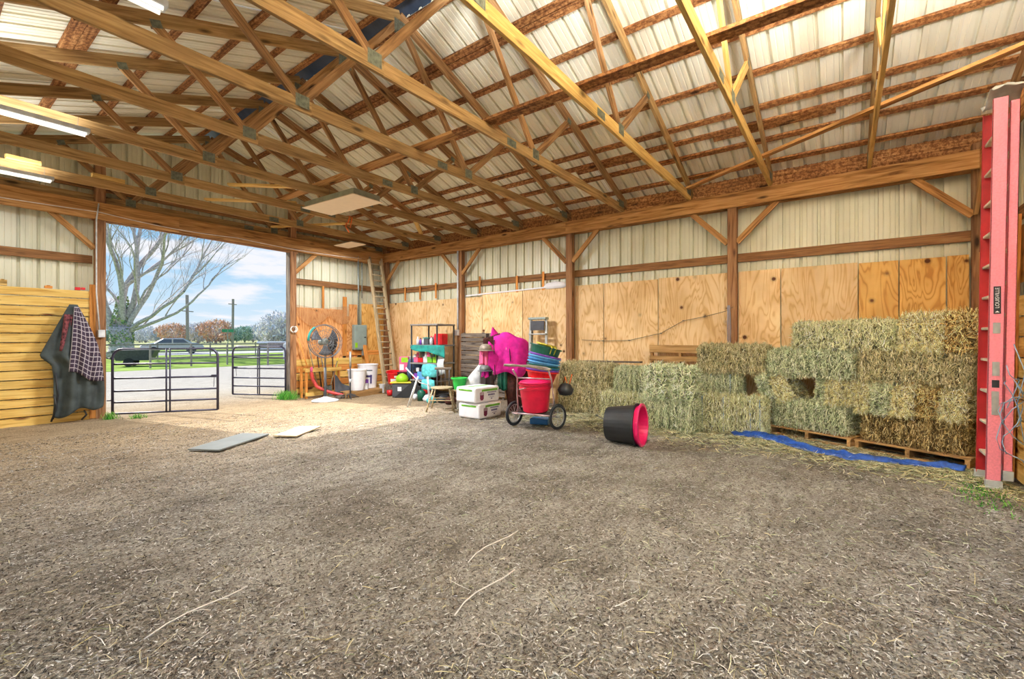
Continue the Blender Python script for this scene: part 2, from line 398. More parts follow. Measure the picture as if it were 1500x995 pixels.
def plaid_mat():
    m, nt, b = newmat('plaid'); t = N(nt, 'ShaderNodeUVMap')
    sp = N(nt, 'ShaderNodeSeparateXYZ'); L(nt, t.outputs[0], sp.inputs[0])
    a = math_(nt, 'LESS_THAN', math_(nt, 'FRACT', math_(nt, 'MULTIPLY', sp.outputs[0], 9.0)), .16)
    c = math_(nt, 'LESS_THAN', math_(nt, 'FRACT', math_(nt, 'MULTIPLY', sp.outputs[1], 15.0)), .16)
    f = math_(nt, 'MAXIMUM', a, c)
    x = N(nt, 'ShaderNodeMixRGB'); L(nt, f, x.inputs[0]); x.inputs[1].default_value = lin(58, 44, 62); x.inputs[2].default_value = lin(176, 168, 172)
    L(nt, x.outputs[0], b.inputs['Base Color']); b.inputs['Roughness'].default_value = .9
    return m
M_plaid = plaid_mat()

# ------------------------------------------------------------------ ground and floor
def ground_z(x, y):
    return .020 * noise.noise(Vector((x * .7, y * .7, 0))) + .016 * noise.noise(Vector((x * 2.6, y * 2.6, 4))) + .010 * noise.noise(Vector((x * 7, y * 7, 9)))
def lerp(a, b, t): return a + (b - a) * t
b = MB(); nx, ny = 220, 300
b.grid(nx, ny, lambda u, v: (lerp(-3, 9.2, u), lerp(-4, 13, v), ground_z(lerp(-3, 9.2, u), lerp(-4, 13, v)) * (1 if lerp(-4, 13, v) < 12 else 0)))
fl = b.build('floor', M_floor, smooth=True); fl['kind'] = 'structure'
b = MB()
b.add([(-40, 13, 0), (60, 13, 0), (60, 25, 0), (-40, 25, 0)], [(0, 1, 2, 3)])
b.add([(9.2, -10, 0), (60, -10, 0), (60, 13, 0), (9.2, 13, 0)], [(0, 1, 2, 3)])
b.add([(-40, -20, 0), (-3, -20, 0), (-3, 13, 0), (-40, 13, 0)], [(0, 1, 2, 3)])
b.add([(-3, -20, 0), (9.2, -20, 0), (9.2, -4, 0), (-3, -4, 0)], [(0, 1, 2, 3)])
o = b.build('yard', M_floor); o['kind'] = 'structure'
b = MB().add([(-60, 25, .0), (140, 25, .0), (140, 70, .0), (-60, 70, .0)], [(0, 1, 2, 3)]); o = b.build('lawn', M_grass); o['kind'] = 'structure'
b = MB().add([(-60, 46, .02), (140, 46, .02), (140, 54, .02), (-60, 54, .02)], [(0, 1, 2, 3)]); o = b.build('road', M_road); o['kind'] = 'structure'
b = MB().add([(-300, 70, 0), (500, 70, 0), (500, 600, 0), (-300, 600, 0)], [(0, 1, 2, 3)]); o = b.build('field', M_field); o['kind'] = 'structure'

# ------------------------------------------------------------------ ribbed metal sheets
def rib_sheet(wd, topf, z0=0, sgn=1, phase=.11):
    """profile across local x, length along z; ribs pushed to +y*sgn. topf(x) gives the top."""
    xs = {0.0: 0.0, wd: 0.0}
    def put(x, d):
        if 0 < x < wd: xs[round(x, 4)] = d
    k = -1
    while True:
        c = phase + k * .2286; k += 1
        if c > wd + .3: break
        put(c - .023, 0); put(c - .017, .045); put(c + .017, .045); put(c + .023, 0)
        for q in (.076, .152):
            put(c + q - .008, 0); put(c + q - .004, .006); put(c + q + .004, .006); put(c + q + .008, 0)
    X = sorted(xs); b = MB()
    for x in X: b.v.append((x, xs[x] * sgn, z0)); b.v.append((x, xs[x] * sgn, topf(x)))
    for i in range(len(X) - 1): b.f.append((2*i, 2*i+2, 2*i+3, 2*i+1))
    return b
NRG, ZU, SL = 3.8, 5.47, .354          # ridge line, underside of the top chords at the ridge, slope
def zroof(n, off=0): return ZU + off - SL * abs(n - NRG)
S0, S1 = -1.62, 10.78                  # siding planes of the near and far ends
NW = 8.32                              # siding plane of the long wall

# ---- long wall
wr = structure('wall_right')
w = (S1 - S0) / 13.56
k = 0; s = S0; me = None
while s < S1 - .05:
    wd = min(.914, S1 - s)
    if me is None or wd < .91: me = rib_sheet(wd, lambda x: 4.12).mesh('siding_panel', M_metal)
    o = bpy.data.objects.new('siding_panel', me); link(o, wr)
    # local x runs along -s so that local y points to +n
    o.rotation_euler = (0, 0, -PI / 2); o.location = (NW + (k % 2) * .002, s + wd, 0); s += .914; k += 1
for z in (2.745, .9):
    board('girt', (NW - .03, S0 + .02, z), (NW - .03, S1 - .02, z), .04, .14, M_girt, wr)
board('eave_board', (NW - .03, S0, 3.97), (NW - .03, S1, 3.97), .038, .24, M_purlin, wr)
# header: two lengths end to end
board('header', (8.08, -1.42, 3.67), (8.08, 4.6, 3.67), .045, .24, M_beam, wr)
board('header', (8.08, 4.6, 3.67), (8.08, 10.5, 3.67), .045, .24, M_beam, wr)
board('header', (8.24, -1.42, 3.66), (8.24, 10.5, 3.66), .04, .22, M_beam, wr)
POSTS = [1.50, 4.55, 7.60]
for s in POSTS:
    o = board('post', (8.165, s, 0), (8.165, s, 3.72), .13, .14, M_post, wr, up=(0, 1, 0))
for s in (-1.38, 10.52): board('post', (8.2, s, 0), (8.2, s, 3.9), .13, .14, M_post, wr, up=(0, 1, 0))
for s in POSTS + [-1.38, 10.52]:
    for d in (-1, 1):
        if s < 0 and d < 0 or s > 10 and d > 0: continue
        board('knee_brace', (8.13, s + d * .07, 2.98), (8.13, s + d * .64, 3.56), .04, .09, M_beam, wr)
# plywood sheets
cuts = [(-1.30, -1.08), (-1.08, -.60), (-.60, -.15), (-.15, .82), (.82, 1.43), (1.57, 2.76), (2.76, 3.84), (3.84, 4.48), (4.62, 5.8), (5.8, 6.98), (6.98, 7.53), (7.67, 8.9), (8.9, 10.45)]
for i, (a, c) in enumerate(cuts):
    zt = 2.5 if c < 7 else 2.41
    m = M_ply3 if i < 3 else M_ply
    board('plywood_sheet', (8.245, (a + c) / 2, .02), (8.245, (a + c) / 2, zt + R.uniform(-.012, .012)), .014, (c - a) - .013, m, wr, up=(0, 1, 0))
for s, l in ((5.25, .45), (7.05, .5), (8.55, .45), (9.15, .42), (9.75, .42), (5.95, .42)):
    board('cleat', (8.23, s, 2.45), (8.23, s, 2.40 + l), .02, .05, M_trimw, wr, up=(0, 1, 0))

# ---- far end wall with the doorway
wb = structure('wall_back')
def endpanel(x0, x1, z0, sgn, ypl, par, mirror=False):
    b = rib_sheet(x1 - x0, lambda x: zroof(x0 + x, .10), z0=z0, sgn=1, phase=.11)
    o = b.build('siding_panel', M_metal, par); o.location = (x0, ypl, 0)
    return o
DL, DR = 2.13, 5.42
x = -.6; k = 0
while x < NW - .02:
    xe = min(x + .914, NW)
    if xe <= DL - .05 or x >= DR + .05: endpanel(x, xe, 0, 1, S1 + (k % 2) * .002, wb)
    elif x < DL and xe > DL: endpanel(x, DL - .04, 0, 1, S1, wb); endpanel(DL - .04, xe, 3.5, 1, S1, wb)
    elif x < DR and xe > DR: endpanel(x, DR + .04, 3.5, 1, S1, wb); endpanel(DR + .04, xe, 0, 1, S1, wb)
    else: endpanel(x, xe, 3.5, 1, S1 + (k % 2) * .002, wb)
    x += .914; k += 1
YP = 10.55
board('header', (-.6, YP - .09, 3.64), (3.2, YP - .09, 3.62), .045, .30, M_beam, wb)
board('header', (3.2, YP - .09, 3.62), (8.05, YP - .09, 3.62), .045, .30, M_beam, wb)
board('header', (-.6, YP + .1, 3.66), (8.1, YP + .1, 3.62), .045, .28, M_beam, wb)
board('door_track', (1.95, YP - .02, 3.50), (5.6, YP - .02, 3.46), .06, .07, M_post, wb)
for n in (2.06, 5.49): board('post', (n, YP, 0), (n, YP, 4.5), .14, .14, M_post, wb, up=(0, 1, 0))
board('post', (-.5, YP, 0), (-.5, YP, 3.9), .14, .14, M_post, wb, up=(0, 1, 0))
board('door_jamb', (5.415, YP + .04, 0), (5.415, YP + .04, 3.46), .02, .16, M_greyw, wb, up=(0, 1, 0))
for (n, d) in ((2.06, -1), (5.49, 1)):
    board('knee_brace', (n + d * .07, YP, 2.98), (n + d * .62, YP, 3.52), .04, .09, M_beam, wb)
for (x0, x1) in ((-.6, 1.99), (5.56, 8.28)): board('girt', (x0, YP + .17, 2.80), (x1, YP + .17, 2.80), .04, .14, M_girt, wb)
board('girt', (-.6, YP + .17, 4.1), (8.2, YP + .17, 4.05), .04, .09, M_girt, wb)
# horizontal pine planks left of the doorway
zz_ = 0.0; hs = [.15, .15, .14, .16, .14, .15, .15, .14, .16, .15, .14, .15, .15, .16, .14]
for i, h in enumerate(hs):
    board('plank', (-.55, YP - .02, zz_ + h / 2), (1.93 - R.uniform(0, .02), YP - .02 - R.uniform(0, .012), zz_ + h / 2), .03, h - .017, M_plank, wb)
    zz_ += h
board('trim_board', (1.965, YP - .05, .02), (1.965, YP - .05, 2.34), .03, .10, M_trimw, wb, up=(0, 1, 0)).rotation_euler.rotate_axis('X', PI / 2)
# sheathing right of the doorway
def vsheet(n0, n1, z0, z1, y, m, name='plywood_sheet'):
    return board(name, ((n0 + n1) / 2, y, z0), ((n0 + n1) / 2, y, z1), n1 - n0, .014, m, wb, up=(0, 1, 0))
vsheet(5.58, 6.86, .88, 2.16, YP + .06, M_ply2); vsheet(6.95, 7.12, .4, 2.0, YP + .05, M_ply2)
vsheet(7.05, 7.30, .9, 2.32, YP + .06, M_ply2)
vsheet(7.42, 8.2, .62, 2.36, YP + .03, M_ply3)
board('trim_board', (6.90, YP + .02, .95), (6.90, YP + .02, 2.50), .11, .03, M_trimw, wb, up=(0, 1, 0))
for i, z in enumerate((.12, .30, .48, .66, .82)):
    board('plank', (5.56, YP + .04, z), (8.15, YP + .04, z), .03, .16, M_trimw if i % 2 else M_plank, wb)
board('plank', (6.9, YP + .03, 1.02), (8.1, YP + .03, 1.02), .03, .12, M_trimw, wb)
board('cleat', (6.35, YP + .12, 2.15), (6.35, YP + .12, 2.74), .05, .03, M_trimw, wb, up=(0, 1, 0))
# ---- near end wall: only its right part is seen, the unseen rest is left open to let sky light in
wf = structure('wall_front')
YF = -1.47
board('header', (8.05, YF + .09, 3.67), (4.6, YF + .09, 3.67), .045, .24, M_beam, wf)
board('header', (4.6, YF + .09, 3.67), (-.55, YF + .09, 3.67), .045, .24, M_beam, wf)
x = 5.2; k = 0
while x < NW - .02:
    xe = min(x + .914, NW); o = endpanel(x, xe, 0, 1, S0, wf); o.scale = (1, -1, 1); x += .914
x = -.6
while x < 5.2:
    xe = min(x + .914, 5.2); o = endpanel(x, xe, 3.7, 1, S0, wf); o.scale = (1, -1, 1); x += .914
board('girt', (5.2, YF - .1, 2.8), (8.2, YF - .1, 2.8), .04, .14, M_girt, wf)
board('post', (5.15, YF, 0), (5.15, YF, 4.2), .14, .14, M_post, wf, up=(0, 1, 0))
board('post', (-.5, YF, 0), (-.5, YF, 3.9), .14, .14, M_post, wf, up=(0, 1, 0))
for (a, c, zt, m) in ((7.55, 8.18, 2.5, M_ply3), (6.95, 7.54, 2.5, M_ply3)):
    board('plywood_sheet', ((a + c) / 2, YF + .10, .02), ((a + c) / 2, YF + .10, zt), c - a - .01, .014, m, wf, up=(0, 1, 0))
for i in range(9):
    board('plank', (5.25, YF + .11, .12 + i * .2), (6.93, YF + .11, .12 + i * .2), .03, .185, M_plank, wf)
board('plywood_sheet', (6.1, YF + .09, 1.95), (6.1, YF + .09, 2.5), 1.6, .014, M_ply3, wf, up=(0, 1, 0))
board('knee_brace', (8.1, YF + .14, 3.0), (7.6, YF + .14, 3.55), .04, .09, M_beam, wf)
board('brace', (6.52, YF + .16, 0.02), (6.42, YF + .13, 2.6), .12, .035, M_trimw, wf, up=(0, 1, 0))
# ---- left wall, never in frame: solid above, near bays left open below to let sky light in
wl = structure('wall_left')
s = S0; me = rib_sheet(.914, lambda x: 4.12).mesh('siding_panel', M_metal); me2 = rib_sheet(.914, lambda x: 4.12, z0=2.5).mesh('siding_panel', M_metal)
while s < S1 - .5:
    o = bpy.data.objects.new('siding_panel', me2 if s < 2.2 else me); link(o, wl)
    o.rotation_euler = (0, 0, PI / 2); o.location = (-.7, s, 0); s += .914
for s in (1.5, 4.55, 7.6): board('post', (-.55, s, 0), (-.55, s, 3.9), .14, .14, M_post, wl, up=(0, 1, 0))
board('header', (-.5, -1.4, 3.67), (-.5, 10.5, 3.67), .045, .24, M_beam, wl)

# ------------------------------------------------------------------ roof: sheets, purlins, ridge cap
rf = structure('ceiling')
ang = math.atan(SL); OFF = .19          # sheet plane above the chord undersides
for side in (1, -1):
    ln = (4.75 if side > 0 else 4.95) / math.cos(ang); gap = .13
    me = rib_sheet(.914, lambda x: ln).mesh('roof_sheet', M_roof)
    s = -1.9; k = 0
    while s < 11.0:
        o = bpy.data.objects.new('roof_sheet', me); link(o, rf)
        # columns: local x -> along s, local z -> down the slope, local y -> outwards (up)
        ex = Vector((0, 1, 0)) if side > 0 else Vector((0, -1, 0))
        ez = Vector((side * math.cos(ang), 0, -math.sin(ang)))
        ey = ez.cross(ex)
        if ey.z < 0: ex = -ex; ey = ez.cross(ex)
        Mx = Matrix((ex, ey, ez)).transposed().to_4x4()
        p = Vector((NRG + side * gap, s, zroof(NRG + gap, OFF)))
        if ex.y < 0: p.y += .914
        p.z += (k % 2) * .002
        Mx.translation = p; o.matrix_basis = Mx; s += .9144; k += 1
def purlin(side, d, wd, s0, s1, mat=None, name='purlin'):
    n = NRG + side * d; z = zroof(n, .167)
    nrm = Vector((side * math.sin(ang), 0, math.cos(ang)))
    board(name, (n, s0, z), (n, s1, z), wd, .038, mat or M_purlin, rf, up=nrm)
for d, wd in ((.17, .10), (1.42, .09), (1.98, .09), (2.55, .09), (3.10, .09), (3.38, .09), (3.72, .09), (4.20, .09)): purlin(1, d, wd, S0, S1)
purlin(1, .80, .09, S0, S1); purlin(1, .895, .09, S0, 7.2)
purlin(1, 3.47, .09, 2.6, 3.9); purlin(1, 3.47, .09, .1, 1.6)
for d, wd in ((.17, .10), (.72, .09), (1.30, .09), (1.92, .09), (2.60, .12), (3.3, .09), (3.9, .09)): purlin(-1, d, wd, S0, S1)
purlin(-1, 2.72, .12, 6.3, 7.6)
b = MB()
for side in (1, -1):
    b.add([(NRG, S0 - .2, zroof(NRG, .26)), (NRG, S1 + .2, zroof(NRG, .26)), (NRG + side * .2, S1 + .2, zroof(NRG + .2, .245)), (NRG + side * .2, S0 - .2, zroof(NRG + .2, .245))], [(0, 1, 2, 3)])
b.build('ridge_cap', M_ridge, rf)
# lateral runner on the bottom chords and the diagonal brace at the near right corner
board('runner', (4.09, -1.5, 3.955), (4.09, 3.9, 3.955), .14, .036, M_purlin, rf)
board('runner', (4.09, 3.9, 3.955), (4.12, 8.6, 3.955), .14, .036, M_beam, rf)
board('diagonal_brace', (5.7, -1.4, 3.955), (7.95, 2.2, 3.955), .09, .036, M_beam, rf)
board('short_brace', (3.3, 9.45, 3.96), (4.4, 8.3, 3.96), .09, .036, M_fresh, rf)
board('short_brace', (4.2, 7.1, 3.95), (3.2, 8.2, 3.95), .09, .036, M_fresh, rf)
board('short_brace', (6.1, 8.3, 3.95), (5.0, 10.5, 3.95), .09, .036, M_fresh, rf)
board('short_brace', (6.4, 7.3, 3.95), (7.5, 8.3, 3.95), .09, .036, M_fresh, rf)

# ------------------------------------------------------------------ trusses
def make_truss(s, label, mchord, mweb, hl):
    t = thing('roof_truss', label, 'roof truss', (NRG, s, 3.79), 0, 'roof trusses')
    def P(n, z): return (n - NRG, 0, z - 3.79)
    board('bottom_chord', P(-.62, 3.86), P(2.6, 3.86), .038, .14, mchord, t)
    board('bottom_chord', P(2.6, 3.86), P(8.12, 3.86), .038, .14, mchord, t)
    cz = .07 / math.cos(ang)
    board('top_chord', P(NRG, ZU + cz), P(8.45, zroof(8.45) + cz), .038, .14, M_web if mchord is not M_fresh else M_chord, t)
    board('top_chord', P(NRG, ZU + cz), P(-.85, zroof(-.85) + cz), .038, .14, M_chord, t)
    for sg in (-1, 1):
        nd = NRG + sg * 1.30
        board('web', P(nd + sg * -.03, 3.93), P(NRG + sg * .06, 5.42), .038, .09, mweb, t)
        board('web', P(nd + sg * .05, 3.93), P(NRG + sg * 2.25, zroof(NRG + 2.25) + .05), .038, .09, mweb, t)
    b_ = [(NRG - 1.3, 3.90, .15, .13), (NRG + 1.3, 3.90, .15, .13), (NRG, 5.40, .2, .16), (NRG + .75, 3.86, .19, .09), (NRG - 2.22, zroof(NRG - 2.22) + .02, .10, .08), (NRG + 2.22, zroof(NRG - 2.22) + .02, .10, .08), (8.0, 3.93, .22, .12)]
    for (n, z, a, c) in b_:
        b = MB()
        for y in (-.0205, .0205): b.box((0, y, 0), (a, .0015, c))
        for q in range(6): b.box((-a / 2 + a * (q + .5) / 6, -.022, 0), (.006, .002, c * .9))
        o = b.build('gusset_plate', M_gusset, t); o.location = P(n, z)
        if abs(n - NRG) > 2 and n < 8: o.rotation_euler = (0, ang * (1 if n > NRG else -1), 0)
    return t
ords = ['nearest full roof truss of bright yellow pine across the middle of the roof', 'second roof truss back from the camera with bright yellow pine chord', 'third roof truss back from the camera', 'fourth roof truss back from the camera', 'fifth roof truss back from the camera, in front of the hanging pale panel', 'sixth roof truss back from the camera, level with the hanging pale panel', 'seventh roof truss back from the camera, behind the hanging pale panel', 'roof truss next but one to the doorway wall, small pale panel beyond it', 'roof truss nearest to the gable over the doorway']
t0 = make_truss(.95, 'yellow pine roof truss crossing the top centre, second from the ladder corner', M_fresh, M_fresh, 0)
copy_tree(t0, (NRG, -.27, 3.79), label='yellow pine roof truss nearest the red ladder corner of the barn')
t1 = make_truss(2.17, 'yellowish roof truss third from the red ladder corner', M_fresh, M_web, 0)
t2 = make_truss(3.39, 'brown roof truss fourth from the red ladder corner', M_chord, M_web, 0)
for i, s in enumerate((4.61, 5.83, 7.05, 8.27, 9.49)):
    copy_tree(t2, (NRG, s, 3.79), label=['fifth roof truss from the doorway wall, in front of the pale hanging panel', 'fourth roof truss from the doorway wall, just in front of the pale hanging panel', 'third roof truss from the doorway wall, crossing above the pale hanging panel', 'second roof truss from the doorway wall, just behind the pale hanging panel', 'roof truss closest to the doorway wall, above the smaller white panel'][i])
copy_tree(t2, (NRG, 10.62, 3.79), label='dark roof truss against the gable siding above the doorway')
copy_tree(t2, (NRG, -1.52, 3.79), label='roof truss against the near end wall above the red ladder')
tr = board('wood_block', (.85, 9.45, 3.96), (1.2, 9.48, 3.96), .09, .06, M_fresh); tag(tr, 'yellow wood offcut on the truss chord left of the post top', 'wood block', 'offcuts on the truss')
tr = board('wood_block', (1.75, 9.45, 3.96), (2.15, 9.48, 3.96), .09, .06, M_fresh); tag(tr, 'yellow wood offcut on the truss chord right of the post top', 'wood block', 'offcuts on the truss')

# ------------------------------------------------------------------ lamps and hanging panels
def strip_lamp(x0, x1, s, z, label, rz=0, e=LAMP_W, eup=8.0):
    t = thing('fluorescent_light', label, 'ceiling light', ((x0 + x1) / 2, s, z), rz, 'fluorescent strip lights under the trusses')
    ln = x1 - x0
    MB().box((0, 0, .03), (ln, .10, .05)).build('housing', M_dirtywhite, t, bevel=.006)
    b = MB()
    for y in (-.035, .035): b.tube([(-ln / 2 + .03, y, -.012), (ln / 2 - .03, y, -.012)], .016, 8)
    b.build('lamp_tube', M_glow, t, smooth=True)
    for x in (-ln / 2 + .1, ln / 2 - .1): MB().tube([(x, 0, .05), (x + .01, 0, .17)], .002, 4).build('hanging_wire', M_wire, t)
    for kind, zz, rx in (('down', -.04, 0), ('up', .07, PI)):
        d = bpy.data.lights.new('lamp_' + kind, 'AREA'); d.shape = 'RECTANGLE'; d.size = ln * .9; d.size_y = .12
        d.energy = e if kind == 'down' else eup; d.color = (.96, .98, 1)
        o = bpy.data.objects.new('tube_light', d); link(o, t); o.location = (0, 0, zz); o.rotation_euler = (rx, 0, 0)
    return t
strip_lamp(0, 1.25, 6.85, 3.70, 'white fluorescent strip light hanging at the left edge, the upper one')
strip_lamp(.1, 1.31, 9.3, 3.70, 'white fluorescent strip light hanging at left over the plank wall')
strip_lamp(-.1, 1.12, 3.9, 3.74, 'white fluorescent strip light at the top edge of the picture', eup=6)
strip_lamp(.3, 1.5, .6, 3.72, 'added strip light above the camera, out of view', e=2, eup=470)  # unseen lamp added to brighten the roof from below
strip_lamp(2.6, 3.8, -.9, 3.72, 'added unseen strip light behind the camera on the right', e=2, eup=310)  # second added lamp out of view, lifts roof and walls
strip_lamp(4.2, 5.4, -1.0, 3.72, 'fluorescent strip light over the near doorway') if False else None
FILL_W = 270.0  # strength of the fill light added below the hanging boards
def panel(cx, cy, z, w, h_y, h, label, rz=0):
    d = h_y
    t = thing('hanging_board', label, 'hanging board', (cx, cy, z), rz)
    MB().box((0, 0, .006), (w, d, .012)).build('panel_face', M_cream, t)
    MB().box((0, 0, .012 + h / 2), (w - .06, d - .06, h)).build('frame', M_panelg, t)
    for x in (-w / 2 + .06, w / 2 - .06): MB().tube([(x, 0, h), (x, 0, h + .12)], .003, 4).build('hanging_wire', M_wire, t)
    d = bpy.data.lights.new('added_fill', 'AREA'); d.shape = 'RECTANGLE'; d.size = w * .9; d.size_y = d_ = w * .9; d.size_y = h_y * .9
    d.energy = FILL_W * w * h_y * (1 if w > .5 else .25); d.color = (.97, .98, 1); o = bpy.data.objects.new('added_fill_light', d); link(o, t); o.location = (0, 0, -.004)  # area light added under the board to brighten floor and far corner
    return t
PANEL = panel(4.46, 6.93, 3.68, .58, 1.40, .10, 'large cream rectangular panel hanging under the trusses near the doorway', .05)
panel(6.42, 9.62, 3.66, .40, .72, .02, 'small pale panel hanging by the header above the electrical box')
b = MB().tube([(5.45, 8.24, 3.78), (5.5, 8.24, 3.94), (5.46, 8.30, 3.94), (5.44, 8.31, 3.80), (5.5, 8.235, 3.70), (5.55, 8.24, 3.92), (5.50, 8.30, 3.95), (5.4, 8.24, 3.70), (5.48, 8.24, 3.60)], .012, 6)
tag(b.build('extension_lead', M_orange, smooth=True), 'orange extension lead bundled on a truss right of the large pale panel', 'extension lead')

# ------------------------------------------------------------------ wall details
def wire(name, pts, r, mat, parent, label=None): return MB().tube(pts, r, 6).build(name, mat, parent, smooth=True, label=label)
def sag(p, q, d, n=8): return [(lerp(p[0], q[0], i / n), lerp(p[1], q[1], i / n), lerp(p[2], q[2], i / n) - d * 4 * (i / n) * (1 - i / n)) for i in range(n + 1)]
wire('cable', sag((-.5, 10.43, 3.58), (2.0, 10.42, 3.60), .02) + sag((2.05, 10.42, 3.6), (4.2, 10.42, 3.55), .05) + sag((4.25, 10.42, 3.55), (7.3, 10.42, 3.55), .05), .007, M_rope, wb, 'pale cable stapled along the beam')
wire('cable', [(2.02, 10.42, 3.75), (1.99, 10.42, 3.45), (1.99, 10.42, 2.2), (2.03, 10.42, 1.55)], .011, M_dirtywhite, wb)
tag(MB().box((0, 0, 0), (.09, .06, .13)).build('outlet_box', M_dirtywhite, bevel=.005), 'small white outlet box on the left doorway post', 'outlet box').location = (2.06, 10.44, 1.49)
wire('conduit', [(7.22, 10.45, 3.6), (7.24, 10.45, 1.75)], .018, M_steel, wb); wire('conduit', [(7.34, 10.45, 3.45), (7.34, 10.45, 2.5)], .014, M_steel, wb)
wire('conduit', [(8.07, 7.62, 3.55), (8.07, 7.62, 1.62)], .022, M_dirtywhite, wr)
tag(MB().box((0, 0, 0), (.07, .10, .14)).build('outlet_box', M_white, bevel=.006), 'white outlet box on the post beside the shelf', 'outlet box').location = (8.05, 7.63, 1.55)
t = thing('rope_coil', 'round white rope coil hung on the right doorway post', 'rope', (5.47, 10.46, 1.62))
b = MB()
for q in range(3): b.tube([(.06 * math.cos(g * PI / 8) * (1 + q * .12), -.02 * q, .06 * math.sin(g * PI / 8) * (1 + q * .12)) for g in range(16)], .014, 6, closed=True)
b.build('coil', M_rope, t, smooth=True)
wire('hook', [(0, .05, 0), (0, -.05, 0)], .006, M_wire, t)
o = MB().lathe([(.01, 0), (.10, .0), (.14, .05), (.10, .12), (.01, .15)], 14, squash=2.2).build('white_bag', M_white, smooth=True); o.location = (8.235, 4.95, 2.47); o.scale = (.35, 1, 1); tag(o, 'white plastic bag bulging over the plywood top beside the post', 'bag')
tag(board('white_strip', (8.222, 5.2, 2.505), (8.222, 7.5, 2.455), .02, .03, M_white), 'narrow white strip along the top edge of the plywood', 'strip')
# the string of wire across the plywood
t = thing('wire_string', 'thin knotted wire strung across the plywood between two posts', 'wire', (8.1, 1.6, 1.8))
pts = [(8.2, 4.3, 1.38), (8.2, 3.84, 1.36), (8.2, 3.3, 1.37), (8.2, 2.7, 1.50), (8.2, 2.3, 1.72), (8.2, 1.95, 1.78), (8.15, 1.6, 1.86), (8.08, 1.48, 1.92)]
MB().tube([(p[0] - 8.1, p[1] - 1.6, p[2] - 1.8) for p in pts], .005, 5).build('wire', M_wire, t)
for i in (1, 2, 3, 4, 5): MB().box((pts[i][0] - 8.1, pts[i][1] - 1.6, pts[i][2] - 1.8), (.02, .03, .02)).build('knot', M_wire, t)
b = MB()
for q in range(3): b.tube([(8.08, 1.53 + q * .015, 1.95), (8.06, 1.55 + q * .025 - .04, 1.6), (8.08, 1.52 + q * .02, 1.15)], .004, 5)
tag(b.build('twine_hank', M_twine, smooth=True), 'hank of pale blue twine hanging on the post above the hay', 'twine')
# blocks on top of the planks
for (x, w, h, m, l) in ((.92, .09, .09, M_fresh, 'pale yellow wood block on the plank wall top at the left edge'), (1.42, .09, .04, M_trimw, 'small orange wood block on the plank wall top')):
    tag(MB().box((0, 0, h / 2), (w, .05, h)).box((0, 0, h), (w * .4, .05, .02)).build('wood_block', m), l, 'wood block').location = (x, YP - .02, sum(hs))
b = MB().box((0, 0, .025), (.07, .04, .05)).box((.07, 0, .03), (.05, .04, .04)); tag(b.build('red_clamp', M_red2, bevel=.004), 'red and white clamp lying on top of the pine planks', 'clamp').location = (1.77, YP - .02, sum(hs))
# film over the reddish plywood
b = MB().grid(16, 6, lambda u, v: (lerp(5.55, 7.0, u), 10.53 - .02 * math.sin(u * 19 + v * 3), 2.22 - v * (.18 + .28 * abs(math.sin(u * 5.2))) - .05 * math.sin(u * 4)))
tag(b.build('plastic_film', M_film, smooth=True), 'crumpled clear plastic film hanging over the reddish plywood', 'plastic sheet')
# breaker box
t = thing('breaker_box', 'grey metal electrical breaker box on the far wall', 'electrical box', (7.27, 10.46, 1.11))
MB().box((0, 0, .33), (.38, .12, .66)).build('case', M_box, t, bevel=.008); MB().box((0, -.068, .33), (.34, .015, .60)).build('door', M_box, t, bevel=.004)
MB().box((.12, -.082, .33), (.05, .01, .025)).build('latch', M_black, t); MB().box((-.15, -.082, .12), (.07, .01, .13)).build('sticker', M_lime, t)
MB().tube([(.1, 0, 0), (.1, 0, -.16)], .035, 8).build('conduit', M_steel, t)

